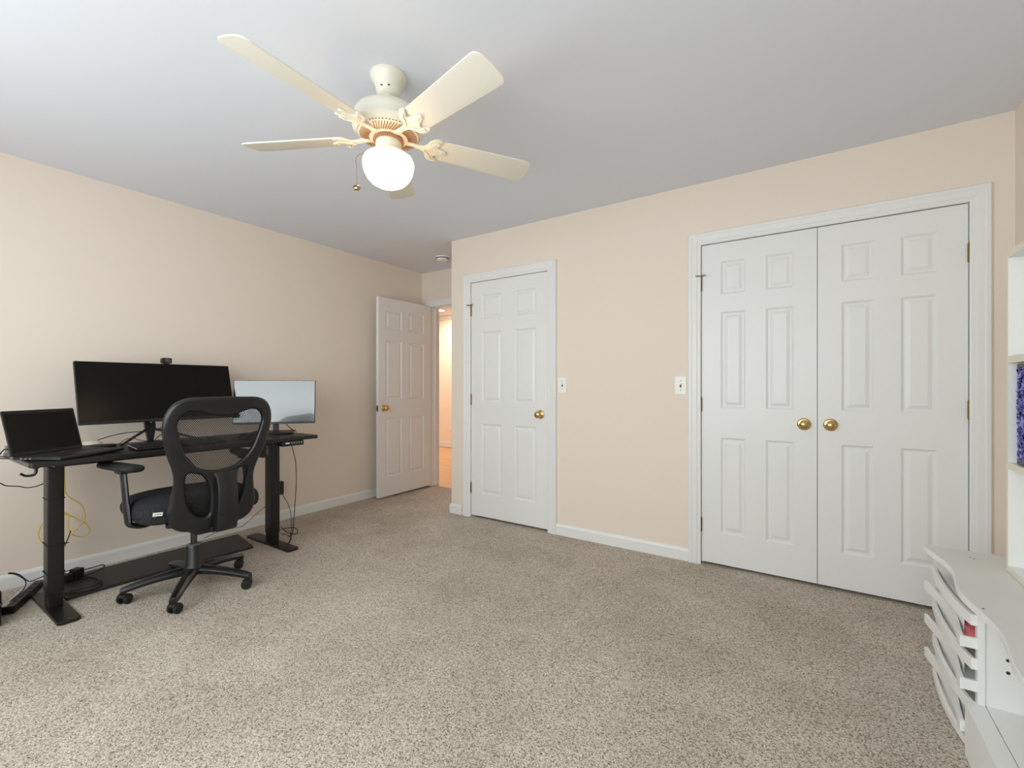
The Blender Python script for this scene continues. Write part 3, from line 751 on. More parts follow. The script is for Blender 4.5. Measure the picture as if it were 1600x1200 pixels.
ms = thing('computer_mouse', 'black computer mouse on the desk right of the keyboard', 'mouse', (-3.17, 1.53, DZ))
b = B(); rings = []
for k in range(9):
    t_ = k / 8; hw = .031 * math.sin(PI * (.12 + .76 * t_)) ** .5; h = .036 * math.sin(PI * (.10 + .72 * t_)) ** .7
    rings.append([Vector((-3.12 - .11 * t_, 1.53 + hw * math.cos(a), DZ + .001 + h * math.sin(a) if a <= PI else DZ + .001)) for a in [PI * i / 12 for i in range(13)]])
ring_skin(b, rings); obj('mouse_body', b, M['black'], ms)
b = B(); lathe(b, [(0, -.003), (.008, -.003), (.008, .003), (0, .003)], (-3.205, 1.53, DZ + .027), 14, 'y'); obj('scroll_wheel', b, M['grey'], ms)
dk = thing('flat_dock', 'flat black rounded device between the laptop and the large monitor', 'device', (-3.44, .885, DZ))
b = B(); lathe(b, [(0, .001), (.074, .001), (.081, .005), (.080, .011), (.072, .015), (0, .016)], (-3.425, .850, DZ), 40); 
for v in b.verts: v.co.x = -3.425 + (v.co.x + 3.425) * .62
obj('shell', b, M['black'], dk)
b = B(); lathe(b, [(.030, .0155), (.034, .0168), (.038, .0155)], (-3.425, .850, DZ), 32); obj('grille_ring', b, M['keys'], dk)
rt = thing('router', 'low cream rounded box behind the flat black device', 'router', (-3.522, .845, DZ))
b = B(); lathe(b, [(0, 0), (.040, 0), (.045, .006), (.042, .022), (.032, .030), (0, .032)], (-3.522, .845, DZ), 32); obj('shell', b, M['cream'], rt)
b = B(); lathe(b, [(.0445, .009), (.0456, .011), (.0445, .013)], (-3.522, .845, DZ), 32); obj('seam_line', b, M['grey'], rt)
cb = mon
b = B(); tube(b, [(-3.53, .870, .818), (-3.56, .94, .835), (-3.59, 1.02, .845), (-3.60, 1.11, .848), (-3.58, 1.19, .86), (-3.56, 1.25, .875)], .0025, 7, 8); obj('signal_lead', b, M['rubber'], cb)
b = B(); tube(b, [(-3.44, .945, .79), (-3.47, .975, .81), (-3.52, 1.03, .815), (-3.55, 1.10, .79), (-3.54, 1.18, .788)], .002, 7, 8); obj('signal_lead', b, M['rubber'], cb)
b = B(); tube(b, [(-3.56, 1.16, .79), (-3.57, 1.20, .82), (-3.57, 1.25, .83), (-3.56, 1.28, .87), (-3.55, 1.29, .92)], .0025, 7, 8); obj('signal_lead', b, M['rubber'], cb)

# ------------------------------------------------------------------ CABLES UNDER THE DESK
ye = thing('network_cable', 'yellow network cable hanging in loops behind the left desk column', 'cable', (-3.66, .76, .20))
Y1 = [(.753, .765), (.753, .681), (.756, .549), (.761, .503), (.789, .467), (.814, .442), (.834, .407), (.843, .367), (.84, .332), (.825, .313), (.803, .28), (.775, .25), (.764, .223), (.735, .15), (.705, .07), (.70, .022)]
Y2 = [(.748, .765), (.747, .60), (.746, .44), (.752, .398), (.766, .376), (.788, .366), (.825, .331), (.851, .305), (.865, .27), (.859, .244), (.839, .23), (.816, .237), (.791, .255), (.774, .286), (.772, .336), (.774, .374), (.758, .396)]
Y3 = [(.758, .396), (.72, .385), (.672, .36), (.656, .331), (.649, .296), (.656, .261), (.672, .242), (.72, .225), (.764, .223)]
for k, P in enumerate((Y1, Y2, Y3)):
    b = B(); tube(b, [(-3.655 - .007 * k, y, z) for y, z in P], .0034, 7, 8); obj('strand', b, M['yellow'], ye)
bc = thing('power_lead', 'black lead sagging at the left edge of the left desk column', 'cable', (-3.5, .5, .6))
b = B(); tube(b, [(-3.55, .22, .004), (-3.54, .25, .40), (-3.52, .34, .66), (-3.5, .42, .67), (-3.5, .48, .636), (-3.5, .502, .619), (-3.5, .548, .607), (-3.5, .583, .594), (-3.5, .636, .605), (-3.5, .70, .66), (-3.48, .73, .758)], .0028, 7, 8); obj('lead', b, M['rubber'], bc)
bd = thing('power_lead', 'black lead dropping from the left desk column to the black adapter', 'cable', (-3.5, .75, .03))
b = B(); tube(b, [(-3.58, .765, .30), (-3.575, .745, .24), (-3.57, .72, .19), (-3.565, .70, .13), (-3.55, .715, .09), (-3.53, .75, .06)], .0025, 7, 8); obj('lead', b, M['rubber'], bd)
tn = thing('thin_wire', 'thin black wire sloping down the wall behind the office chair', 'cable', (-3.73, 1.8, .05))
b = B(); tube(b, [(-3.735, 1.985, .30), (-3.715, 1.97, .20), (-3.70, 1.975, .176), (-3.70, 1.898, .131), (-3.70, 1.848, .097), (-3.70, 1.79, .056), (-3.70, 1.743, .043), (-3.70, 1.692, .055), (-3.69, 1.615, .058), (-3.69, 1.5, .03)], .002, 6, 8); obj('lead', b, M['rubber'], tn)
ct = desk
b = B(); tube(b, [(-3.02, 1.77, .728), (-3.06, 1.805, .68), (-3.08, 1.835, .60), (-3.10, 1.853, .48), (-3.10, 1.849, .369), (-3.09, 1.829, .189), (-3.08, 1.815, .101), (-3.04, 1.752, .030), (-3.025, 1.735, .018)], .0027, 7, 8); cc = obj('control_cable', b, M['rubber'], ct)
b = B(); tube(b, [(-3.20, 1.795, .12), (-3.16, 1.815, .085), (-3.10, 1.83, .075), (-3.07, 1.845, .09), (-3.09, 1.84, .12), (-3.15, 1.815, .115), (-3.20, 1.795, .10)], .0027, 7, 8); obj('coil', b, M['rubber'], cc)
b = B(); tube(b, [(-3.20, 1.795, .075), (-3.14, 1.81, .065), (-3.10, 1.815, .055), (-3.08, 1.79, .025), (-3.05, 1.755, .018)], .0022, 7, 8); obj('coil', b, M['rubber'], cc)
pg = thing('power_plug', 'black plug and lead in the wall outlet beside the right desk column', 'plug', (XL, 2.085, .28))
b = B(); prism(b, rrect(2.072, 2.112, .225, .335, .008), -3.755, -3.715, 'yz'); obj('plug_body', b, M['black'], pg, .004)
b = B(); tube(b, [(-3.72, 2.10, .228), (-3.71, 2.125, .17), (-3.70, 2.145, .12), (-3.66, 2.14, .06), (-3.55, 2.08, .008), (-3.38, 1.98, .005), (-3.22, 1.87, .02), (-3.14, 1.84, .07)], .0027, 7, 8); obj('lead', b, M['rubber'], pg)

fm = thing('floor_mat', 'long dark brown black mat lying on the carpet against the wall', 'mat', (-3.45, 1.15, 0))
b = B(); prism(b, [(-3.655, .675), (-3.29, .685), (-3.285, 1.20), (-3.262, 1.635), (-3.625, 1.700), (-3.65, 1.20)], .001, .018); obj('mat_body', b, M['mat'], fm, .005)
ps = thing('power_strip', 'black power strip lying on the carpet left of the desk', 'power strip', (-3.49, .57, 0))
PM = Matrix.Translation((-3.335, .480, 0)) @ Matrix.Rotation(math.atan2(.160, -.315), 4, 'Z')
b = B(); prism(b, rrect(0, .355, -.028, .028, .008), .002, .040); b.transform(PM); obj('strip_body', b, M['black'], ps, .004)
b = B(); prism(b, rrect(.010, .345, .006, .0275, .004), .040, .0412); b.transform(PM); obj('silver_face', b, M['silver'], ps)
for k in range(5):
    b = B(); prism(b, rrect(.05 + k * .058, .078 + k * .058, -.022, -.002, .005), .040, .0412); b.transform(PM); obj('socket', b, M['slot'], ps)
b = B(); tube(b, [(-3.635, .640, .028), (-3.645, .668, .035), (-3.60, .672, .06), (-3.50, .648, .11), (-3.40, .632, .19), (-3.31, .630, .30)], .003, 7, 6); obj('lead', b, M['plate'], ps)
b = B(); tube(b, [(-3.40, .50, .042), (-3.50, .56, .050), (-3.58, .585, .070), (-3.62, .560, .105), (-3.60, .525, .130), (-3.61, .535, .128), (-3.64, .57, .10), (-3.60, .60, .062), (-3.58, .63, .07), (-3.56, .68, .09)], .0026, 7, 8); obj('lead', b, M['rubber'], ps)
ad = thing('power_adapter', 'black power adapter with coiled leads on the floor mat', 'power adapter', (-3.55, .79, .018))
b = B(); box(b, -.025, .025, -.022, .022, .0, .062, Matrix.Translation((-3.555, .785, .019)) @ Matrix.Rotation(.5, 4, 'Z')); box(b, -.02, .02, -.02, .02, .0, .045, Matrix.Translation((-3.545, .748, .019)) @ Matrix.Rotation(.2, 4, 'Z')); obj('brick', b, M['black'], ad, .004)
for P in (((-3.56, .70, .06), (-3.555, .735, .04), (-3.55, .76, .03)), ((-3.574, .69, .022), (-3.53, .80, .024), (-3.44, .845, .024), (-3.36, .85, .024), (-3.295, .815, .024), (-3.29, .755, .024), (-3.342, .69, .024)),
          ((-3.36, .68, .022), (-3.33, .74, .030), (-3.32, .80, .030), (-3.36, .84, .030), (-3.46, .84, .028), (-3.56, .80, .03)), ((-3.56, .80, .06), (-3.58, .86, .055), (-3.60, .91, .05), (-3.585, .915, .04), (-3.56, .87, .03), (-3.54, .80, .028))):
    b = B(); tube(b, P, .003, 7, 8); obj('lead', b, M['rubber'], ad)
pc_ = thing('plastic_case', 'dark grey plastic case on the carpet at the far left edge', 'case', (-3.36, .36, 0))
b = B(); prism(b, rrect(-3.40, -3.185, .25, .446, .03), .002, .17); obj('shell', b, M['black'], pc_, .012)
b = B(); prism(b, rrect(-3.403, -3.182, .247, .449, .032), .10, .108); obj('seam_band', b, M['grey'], pc_)

# ------------------------------------------------------------------ OFFICE CHAIR
CX_, CY_ = -2.895, 1.125
chair = thing('office_chair', 'black mesh back office chair on five casters facing the desk', 'chair', (CX_, CY_, 0))
b = B(); lathe(b, [(0, .105), (.040, .105), (.052, .112), (.050, .135), (.042, .148), (.041, .240), (.036, .250), (.0, .250)], (CX_, CY_, 0), 32); obj('column_cover', b, M['chairplastic'], chair)
b = B(); lathe(b, [(.0375, .2502), (.030, .254), (.018, .256)], (CX_, CY_, 0), 32); obj('column_collar', b, M['grey'], chair)
b = B(); lathe(b, [(.0155, .25), (.0155, .36), (0, .36)], (CX_, CY_, 0), 24); obj('gas_lift', b, M['steel'], chair)
leg_ob = cast_ob = None
b = B(); lathe(b, [(0, .090), (.050, .090), (.056, .100), (.054, .122), (.045, .130), (0, .130)], (CX_, CY_, 0), 32); hubo = obj('base_hub', b, M['chairplastic'], chair)
for k in range(5):
    a = math.radians(-109 + 72 * k)
    if leg_ob is None:
        b = B(); rings = []
        for i in range(13):
            t_ = i / 12; r = .030 + .285 * t_; zt = .131 - .012 * t_ - .034 * t_ ** 2.2; th = .040 - .012 * t_; w_ = .030 - .008 * t_
            if t_ > .9: w_ *= 1 - (t_ - .9) * 2.0
            rings.append([Vector((r, -w_, zt - th)), Vector((r, -w_ * 1.02, zt - th * .45)), Vector((r, -w_ * .72, zt - .006)), Vector((r, -w_ * .45, zt)), Vector((r, w_ * .45, zt)), Vector((r, w_ * .72, zt - .006)), Vector((r, w_ * 1.02, zt - th * .45)), Vector((r, w_, zt - th))])
        ring_skin(b, rings); leg_ob = obj('star_leg', b, M['chairplastic'], chair, .003, local=True); lo = leg_ob
    else:
        lo = leg_ob.copy(); COL.objects.link(lo); lo.parent = chair
    lo.rotation_euler = (0, 0, a)
    sw_ = a + (.9, -.5, .35, -.8, .6)[k]
    ce = (CX_ + .300 * math.cos(a), CY_ + .300 * math.sin(a))
    cr = bpy.data.objects.new('caster', None)
    if cast_ob is None:
        b = B(); lathe(b, [(0, .054), (.010, .054), (.010, .062), (.006, .080), (0, .080)], (0, 0, 0), 14)
        prism(b, [(-.028 + .0, .026), (-.024, .040), (-.012, .052), (.004, .056), (.016, .050), (.020, .044), (.020, .036), (.0, .036), (-.012, .026)], -.022, .022, 'xz')
        cast_ob = obj('caster', b, M['rubber'], chair, .002, local=True); co = cast_ob
        whe = []
        for s in (-1, 1):
            b = B(); lathe(b, [(0, s * .010), (.020, s * .010), (.0255, s * .012), (.026, s * .020), (.023, s * .026), (.012, s * .027), (0, s * .0272)], (-.006, 0, .027), 24, 'y'); wh = obj('wheel', b, M['rubber'], co, local=True); whe.append(wh)
    else:
        co = cast_ob.copy(); COL.objects.link(co); co.parent = chair
        for wh in whe:
            w2 = wh.copy(); COL.objects.link(w2); w2.parent = co
    bpy.data.objects.remove(cr)
    co.location = (ce[0] - CX_, ce[1] - CY_, 0); co.rotation_euler = (0, 0, sw_)
# seat
b = B(); rings = []
SX0, SX1, SY = -3.165, -2.672, .288
def seat_ring(inset, zf):
    out = []
    for i in range(56):
        a = 2 * PI * i / 56; c, s = math.cos(a), math.sin(a); n_ = 5.5
        q = (abs(c) ** n_ + abs(s) ** n_) ** (-1 / n_)
        x = (SX0 + SX1) / 2 + ((SX1 - SX0) / 2 - inset) * c * q; y = CY_ + (SY - inset) * s * q
        zz = zf(x, y); dx, dy = x - CX_, y - CY_
        out.append(Vector((CX_ + dx * math.cos(.06) + dy * math.sin(.06), CY_ + dy * math.cos(.06) - dx * math.sin(.06), zz)))
    return out
def ztop(x, y): 
    t_ = (x - SX0) / (SX1 - SX0)
    return .566 - .028 * abs((y - CY_) / SY) ** 3 - .018 * max(0, .3 - t_) / .3 - .01 * max(0, t_ - .85) / .15
def zbot(x, y): return .440 + .012 * (1 - (x - SX0) / (SX1 - SX0))
for ins, f in ((.09, lambda x, y: zbot(x, y) - .004), (.03, zbot), (.006, lambda x, y: zbot(x, y) + .012), (0, lambda x, y: zbot(x, y) + .03), (.0, lambda x, y: ztop(x, y) - .035), (.008, lambda x, y: ztop(x, y) - .015), (.024, lambda x, y: ztop(x, y) - .003), (.05, lambda x, y: ztop(x, y)), (.12, lambda x, y: ztop(x, y) - .004), (.2, lambda x, y: ztop(x, y) - .008)):
    rings.append(seat_ring(ins, f))
ring_skin(b, rings); seat = obj('seat', b, M['weave'], chair)
TG = Matrix.Translation((-2.6872, .888, .506)) @ Matrix.Rotation(-.06, 4, 'Z') @ Matrix.Rotation(-.12, 4, 'X')
b = B(); box(b, -.001, .0020, -.020, .020, -.009, .009, TG); obj('tag', b, M['tag'], seat)
b = B()
for y in (-.012, -.005, .002, .009): box(b, .0019, .0023, y, y + .0045, -.001, .0015, TG)
obj('tag_print', b, M['slot'], seat)
b = B(); prism(b, rrect(-3.07, -2.70, 1.0, 1.25, .05), .424, .4405); obj('seat_pan', b, M['black'], chair, .004)
b = B(); prism(b, rrect(-2.99, -2.70, 1.06, 1.19, .02), .350, .425); obj('tilt_mechanism', b, M['black'], chair, .006)
b = B(); lathe(b, [(0, 0), (.026, 0), (.030, .004), (.030, .018), (.026, .022), (0, .022)], (-2.72, .962, .418), 24); obj('adjust_knob', b, M['black'], chair)
b = B(); lathe(b, [(0, 0), (.030, 0), (.034, .005), (.034, .024), (.028, .028), (0, .028)], (-2.66, 1.045, .385), 24); obj('adjust_knob', b, M['black'], chair)
b = B(); tube(b, [(-2.85, 1.10, .405), (-2.86, 1.22, .40), (-2.87, 1.34, .40)], .005, 8, 4); prism(b, rrect(-2.885, -2.855, 1.33, 1.38, .006), .393, .405); obj('lift_lever', b, M['black'], chair)

# backrest: rounded frame with a viewing opening and two lower openings
TILT = .19; BXC, BZC = -2.585, .75
def back_map(u, v, w):
    lum = -.018 * math.exp(-((v - .62) / .12) ** 2)
    return (BXC + TILT * (v - BZC) + .014 - .42 * u * u + lum + w, CY_ - .005 + u, v)
oh = [(0, 1.085), (.09, 1.084), (.165, 1.080), (.218, 1.055), (.248, 1.005), (.257, .945), (.249, .88), (.230, .80), (.203, .725), (.190, .66), (.199, .58), (.208, .505), (.194, .442), (.155, .408), (.09, .392), (0, .386)]
ih = [(0, .986), (.035, .988), (.075, .999), (.112, 1.012), (.150, 1.015), (.182, 1.000), (.200, .967), (.198, .93), (.182, .87), (.162, .81), (.128, .757), (.088, .722), (.045, .707), (0, .703)]
outer = [(p.x, p.y) for p in spline([(u, v, 0) for u, v in oh] + [(-u, v, 0) for u, v in reversed(oh[1:-1])], 6, True)]
inner = [(p.x, p.y) for p in spline([(u, v, 0) for u, v in ih] + [(-u, v, 0) for u, v in reversed(ih[1:-1])], 6, True)]
hole = [(.143, .694), (.108, .696), (.070, .676), (.044, .632), (.031, .570), (.030, .510), (.036, .470), (.068, .464), (.106, .494), (.131, .548), (.141, .620)]
holeR = [(p.x, p.y) for p in spline([(u, v, 0) for u, v in hole], 5, True)]; holeL = [(-u, v) for u, v in reversed(holeR)]
backf = filled('back_frame', [outer, inner, holeR, holeL], .002, .017, M['chairplastic'], chair, back_map, 5, .024)
cx_, cy_ = 0, .735
sheet = [(u * .88, cy_ + (v - cy_) * .92) for u, v in outer]
filled('back_mesh', [sheet], 0.0008, 0, M['mesh'], chair, lambda u, v, w: (Vector(back_map(u, v, w)) + Vector((-.0215, 0, 0))), 2, .03)
b = B(); rings = []
for v, hw, dp in ((.378, .046, .066), (.390, .050, .074), (.45, .050, .076), (.56, .049, .070), (.62, .047, .056), (.665, .052, .034), (.695, .066, .015)):
    y0 = CY_ + .028; x0 = back_map(0, v, 0)[0]
    rings.append([Vector((x0 - .004, y0 - hw, v)), Vector((x0 + dp - .004, y0 - hw, v)), Vector((x0 + dp, y0 - hw + .006, v)), Vector((x0 + dp, y0 + hw - .006, v)), Vector((x0 + dp - .004, y0 + hw, v)), Vector((x0 - .004, y0 + hw, v))])
ring_skin(b, rings); spn = obj('back_spine', b, M['chairplastic'], chair, .002)
b = B()
for y in (-.028, .034):
    for v in (.468, .546):
        lathe(b, [(.0, .001), (.004, .0015), (.0055, .003), (.0075, .003), (.0085, 0)], (back_map(0, v, 0)[0] + (.0738 if v < .5 else .0665), CY_ + .028 + y, v), 14, 'x')
pieces('spine_bolt', b, M['black'], spn)
b = B()
for u, v in ((-.213, 1.02), (-.05, 1.04), (.06, 1.042), (.02, 1.062), (.205, 1.03), (-.218, .80), (-.165, .575), (-.135, .44), (.165, .64), (.178, .50)):
    p = Vector(back_map(u, v, .0185)); lathe(b, [(0, .0012), (.003, .001), (.0048, 0), (.0052, -.004)], p, 10, 'x')
pieces('frame_screw', b, M['black'], backf)
b = B(); box(b, -2.78, -2.60, CY_ - .035, CY_ + .035, .375, .405); obj('back_bracket', b, M['black'], chair, .006)
# arms
for s in (-1, 1):
    arm = B(); yp = CY_ + (-.302 if s < 0 else .292); to = .028
    rings = []
    for x, w0 in ((-3.135, .012), (-3.127, .028), (-3.10, .040), (-3.04, .046), (-2.96, .050), (-2.89, .052), (-2.84, .048), (-2.815, .037), (-2.806, .014)):
        rr = []
        for i in range(16):
            a = 2 * PI * i / 16; h = .017 * min(1, w0 / .03)
            rr.append(Vector((x, yp + s * to * (-2.93 - x) / .2 + w0 * math.copysign(abs(math.cos(a)) ** .7, math.cos(a)), .7235 + h * math.copysign(abs(math.sin(a)) ** .8, math.sin(a)))))
        rings.append(rr)
    ring_skin(arm, rings); ap = obj('armrest', arm, M['rubber'], chair)
    b = B(); prism(b, rrect(-2.975, -2.895, yp - .028, yp + .028, .01), .694, .712); obj('pad_mount', b, M['black'], ap, .003)
    b = B(); rings = []
    for t_ in (0, .35, .62):
        c = Vector((-2.935 + .062 * t_, yp - s * .004 * t_, .700 - .275 * t_))
        rings.append([c + Vector((.032 * math.cos(a), .013 * math.sin(a), 0)) for a in [2 * PI * i / 20 for i in range(20)]])
    ring_skin(b, rings); obj('arm_post', b, M['chairplastic'], ap)
    b = B(); P = [(-2.899, yp - s * .003, .545), (-2.880, yp - s * .004, .47), (-2.872, yp - s * .010, .438), (-2.868, yp - s * .058, .422), (-2.865, yp - s * .11, .430), (-2.86, yp - s * .16, .428)]
    PP = spline(P, 6); rings = []
    for i, p in enumerate(PP):
        d_ = (PP[min(i + 1, len(PP) - 1)] - PP[max(i - 1, 0)]).normalized(); n_ = d_.cross(Vector((1, 0, 0))).normalized(); t_ = i / (len(PP) - 1)
        rings.append([p + Vector((1, 0, 0)) * (.037 - .012 * t_) * math.cos(a) + n_ * (.016 - .005 * t_) * math.sin(a) for a in [2 * PI * k / 16 for k in range(16)]])
    ring_skin(b, rings); obj('arm_bracket', b, M['chairplastic'], ap)

# ------------------------------------------------------------------ WHITE CHILD'S DESK WITH WAVY PAPER TRAYS
kd = thing('white_craft_desk', 'white craft desk with wavy front edge and stacked paper trays', 'desk', (.6, 1.8, 0))
def wavy(y): return .012 * math.sin(2 * PI * (y - 2.057) / .49)
KZ = .503
ys = [1.10 + (2.425 - 1.10) * i / 60 for i in range(61)]
poly = [(.396 + wavy(y) - .010 * max(0, (y - 2.2) / .225), y) for y in ys] + [(.788, 2.425), (.788, 1.10)]
b = B(); prism(b, poly, KZ - .021, KZ); tp = obj('desktop', b, M['desktopwhite'], kd, .002)
b = B(); poly2 = [(p[0] - .0008, p[1]) for p in poly[:61]] + [(p[0] + .006, p[1]) for p in reversed(poly[:61])]; prism(b, poly2, KZ - .020, KZ - .0012); obj('front_edge', b, M['melamine'], tp)
b = B()
for x, y in ((.409, 1.82), (.490, 2.335), (.498, 2.325)): lathe(b, [(0, KZ + .0006), (.003, KZ + .0005), (.0035, KZ - .0002)], (x, y, 0), 8)
pieces('chip_mark', b, M['slot'], tp)
b = B(); box(b, .44, .788, 1.945, 1.963, .002, KZ - .021); sp_ = obj('side_panel', b, M['melamine'], kd, .001)
b = B()
for z in (.318, .281): lathe(b, [(0, -.0012), (.0045, -.001), (.005, .001)], (.490, 1.9445, z), 12, 'y')
pieces('screw_hole', b, M['slot'], sp_)
b = B(); box(b, .44, .788, 2.40, 2.418, .002, KZ - .021); obj('side_panel', b, M['melamine'], kd, .001)
b = B(); box(b, .770, .788, 1.963, 2.40, .002, KZ - .021); box(b, .770, .788, 1.10, 1.945, .17, KZ - .021); pieces('back_panel', b, M['melamine'], kd)
b = B(); box(b, .44, .788, 1.10, 1.118, .002, KZ - .021); obj('side_panel', b, M['melamine'], kd, .001)
b = B(); box(b, .424, .441, 1.940, 1.966, .002, KZ - .021); obj('corner_post', b, M['melamine'], kd, .001)
b = B(); box(b, .4425, .77, 1.12, 1.944, .002, .165); obj('base_shelf', b, M['melamine'], kd, .001)
b = B(); box(b, .395, .4405, 1.12, 1.938, .002, .165); obj('base_rail', b, M['melamine'], kd, .001)
# trays: alternating wave fronts
def tray(z, kind):
    y0, y1 = 1.948, 2.42 if kind == 'Q' else 2.405
    top_, bot = [], []
    for i in range(41):
        t_ = i / 40; y = y0 + (y1 - y0) * t_; bulge = math.sin(PI * t_)
        if kind == 'P':
            x = .411 - .014 * t_ - .017 * math.sin(PI * t_ ** .9); hh = .034 + .006 * bulge
        else:
            x = .386 - .010 * t_ + .022 * bulge ** 1.5; hh = .034
        top_.append((x, y)); bot.append(max(.003, z - hh))
    bb = B(); th = .011; rings = []
    for (x, y), zb_ in zip(top_, bot): rings.append([Vector((x, y, z)), Vector((x + th, y, z)), Vector((x + th, y, zb_)), Vector((x, y, zb_))])
    ring_skin(bb, rings); fr = obj('tray_front', bb, M['melamine'], kd, .001)
    zf = max(.004, z - .033)
    bb = B(); prism(bb, [(x + th, y) for x, y in top_] + [(.470, y1), (.470, y0 + .018), (.44, y0 + .018), (.425, y0)], zf, zf + .005); obj('tray_floor', bb, M['melamine'], fr)
    bb = B(); box(bb, top_[0][0] + .003, .430, y0 - .0005, y0 + .010, zf, z - .0005); obj('tray_end', bb, M['melamine'], fr, .0008)
b = B(); rings = []
for i in range(25):
    t_ = .22 + .78 * i / 24; y = 1.948 + .455 * t_; x = .411 - .004 * t_ + .004 * math.sin(PI * t_)
    rings.append([Vector((x, y, .428)), Vector((x + .004, y, .428)), Vector((x + .004, y, .004)), Vector((x, y, .004))])
ring_skin(b, rings); obj('tray_liner', b, M['melamine'], kd)
b = B(); box(b, .470, .476, 1.963, 2.40, .01, KZ - .021); obj('added_tray_back', b, M['melamine'], kd)  # white board added to keep the tray interior from going dark
for k in range(4):
    tray(.434 - k * .1355, 'P')
    if k < 3: tray(.362 - k * .132, 'Q')
pp = thing('pink_paper', 'pink paper lying in the wavy white tray', 'paper', (.42, 2.02, .335))
pk = B(); prism(pk, [(.403, 1.968), (.440, 1.980), (.465, 1.985), (.465, 2.20), (.432, 2.20), (.426, 2.15), (.418, 2.05)], .3345, .352)
o_ = obj('sheet_stack', pk, M['pink'], pp, .001)
pk = B(); prism(pk, [(.412, 1.985), (.462, 1.990), (.462, 2.13), (.424, 2.10)], .3522, .357); obj('folded_sheet', pk, M['pink'], pp)

# ------------------------------------------------------------------ BOOKCASE ON THE DESK
bk = thing('bookcase', 'white open bookcase with cream edges standing on the craft desk', 'bookcase', (.66, 1.7, .504))
BX0, BX1, BY0, BY1, BZ0, BZ1 = .560, .790, 1.22, 2.242, .5042, 1.600
def board(name, x0, x1, y0, y1, z0, z1, edge):
    bb = B(); box(bb, x0 + .0012, x1, y0, y1, z0, z1); o = obj(name, bb, M['backing'], bk)
    bb = B(); box(bb, x0, x0 + .0012, y0 + .0002, y1 - .0002, z0 + .0002, z1 - .0002); obj('edge_strip', bb, M['cream'], o)
    return o
board('side_panel', BX0, BX1, BY1 - .017, BY1, BZ0, BZ1, 1); board('side_panel', BX0, BX1, BY0, BY0 + .017, BZ0, BZ1, 1)
for z0, z1 in ((BZ0, BZ0 + .02), (.857, .879), (1.218, 1.242), (BZ1 - .022, BZ1)): board('shelf', BX0 + .0004, BX1, BY0 + .0171, BY1 - .0171, z0, z1, 1)
bb = B(); box(bb, BX1 - .004, BX1 - .0005, BY0 + .017, BY1 - .017, BZ0 + .02, BZ1 - .022); obj('back_panel', bb, M['backing'], bk)
# sequined bin
sq = thing('sequined_bin', 'blue violet sequined bin on the middle shelf of the bookcase', 'storage bin', (.66, 1.98, .879))
SQ0, SQ1, SZ0, SZ1 = 1.90, 2.181, .8802, 1.214
b = B(); prism(b, rrect(.5705, .775, SQ0, SQ1, .018), SZ0, SZ1 - .004); obj('bin_body', b, M['rubber'], sq, .004)
b = B()
for z0, z1 in ((SZ0 + .001, SZ0 + .013), (SZ1 - .014, SZ1 - .002)):
    P = rrect(.5665, .779, SQ0 - .004, SQ1 + .004, .02); prism(b, P, z0, z1)
pieces('trim_band', b, M['black'], sq, False, .003)
b = B(); rnd = random.Random(3)
def sequin(c, n, up, r):
    n = (n + Vector((rnd.uniform(-.55, .55), rnd.uniform(-.55, .55), rnd.uniform(-.55, .35)))).normalized(); a1 = n.orthogonal().normalized(); a2 = n.cross(a1)
    vs = [b.verts.new(c + (a1 * math.cos(2 * PI * k / 6) + a2 * math.sin(2 * PI * k / 6)) * r) for k in range(6)]
    vs2 = [b.verts.new(v.co + n * .0005) for v in vs]
    b.faces.new(vs2); b.faces.new(list(reversed(vs)))
    for k in range(6): b.faces.new((vs[k], vs[(k + 1) % 6], vs2[(k + 1) % 6], vs2[k]))
z = SZ0 + .016
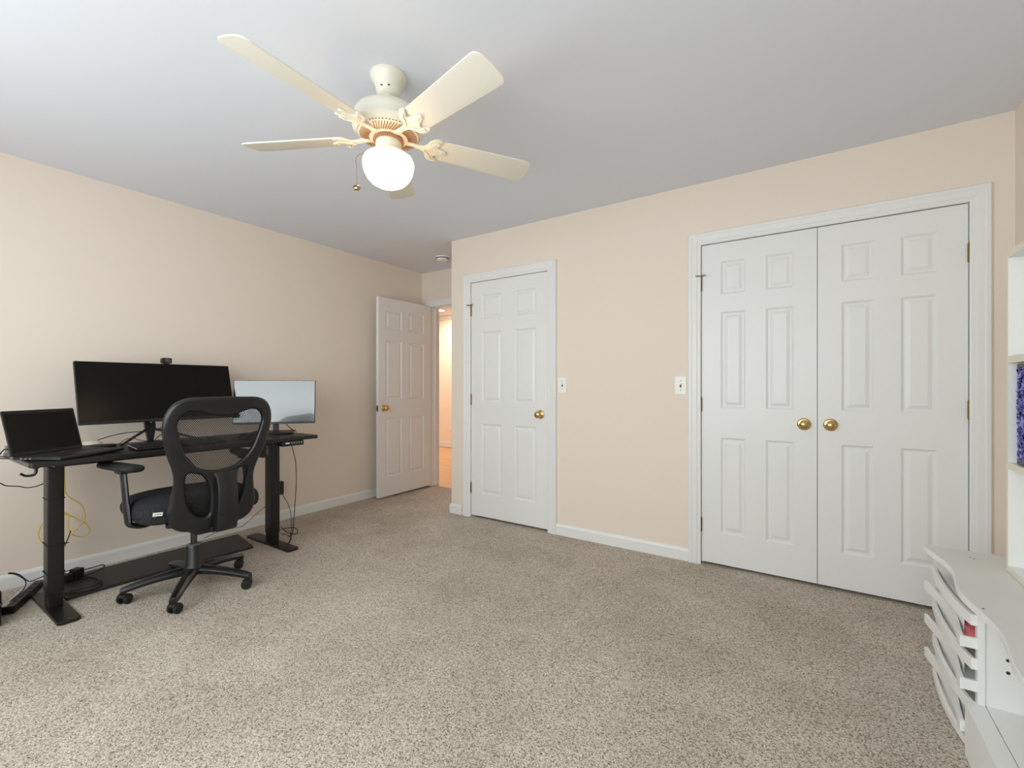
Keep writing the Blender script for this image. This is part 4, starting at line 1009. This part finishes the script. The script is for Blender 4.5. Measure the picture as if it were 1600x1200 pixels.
while z < SZ1 - .016:
    y = SQ0 + .006
    while y < SQ1 - .004: sequin(Vector((.5690 + rnd.uniform(-.001, .002), y + rnd.uniform(-.001, .001), z)), Vector((-1, 0, .2)), None, .0042); y += .0062
    x = .576
    while x < .70: sequin(Vector((x, SQ1 + .0015 + rnd.uniform(-.001, .002), z)), Vector((0, 1, .2)), None, .0042); sequin(Vector((x, SQ0 - .0015, z)), Vector((0, -1, .2)), None, .0042); x += .0062
    z += .0058
obj('sequin_cover', b, M['sequin'], sq, smooth=False)

# ------------------------------------------------------------------ LIGHT
def area(name, loc, rot, sx, sy, power, col, portal=False, shape='RECTANGLE'):
    l = bpy.data.lights.new(name, 'AREA'); l.shape = shape; l.size = sx
    if shape == 'RECTANGLE': l.size_y = sy
    l.energy = power; l.color = col
    if portal: l.cycles.is_portal = True
    o = bpy.data.objects.new(name, l); COL.objects.link(o); o.location = loc; o.rotation_euler = rot
    return o
area('daylight_portal', ((WX0 + WX1) / 2, YR - .10, (WZ0 + WZ1) / 2), (PI / 2, 0, 0), WX1 - WX0, WZ1 - WZ0, 1, (1, 1, 1), True)
for x, y in ((-5.33, 5.78), (-3.9, 5.2), (-6.6, 5.2)):  # first sits at the recessed light; the other two are added fill
    area('hall_lamp_and_fill', (x, y, ZC - .008), (0, 0, 0), .15, .15, 12, (1.0, .90, .79), False, 'DISK')
wd = bpy.data.worlds.new('sky'); scene.world = wd; wd.use_nodes = True
bg = wd.node_tree.nodes['Background']
bg.inputs['Color'].default_value = (0.93, 0.965, 1.0, 1); bg.inputs['Strength'].default_value = 4.0

# ------------------------------------------------------------------ CAMERA
cam = bpy.data.cameras.new('camera'); co = bpy.data.objects.new('camera', cam); COL.objects.link(co)
cam.sensor_width = 36; cam.lens = 705 / 1600 * 36; cam.shift_y = 3 / 1600; cam.clip_start = .03
co.location = (0, 0, EYE); co.rotation_euler = (PI / 2, 0, math.radians(33.578))
scene.camera = co
vs = scene.view_settings
scene.display_settings.display_device = 'sRGB'
vs.view_transform = 'Standard'; vs.look = 'None'; vs.gamma = 1; vs.use_curve_mapping = False; vs.exposure = 0.54
scene.cycles.max_bounces = 10; scene.cycles.diffuse_bounces = 7; scene.cycles.transparent_max_bounces = 12
scene.cycles.use_denoising = True
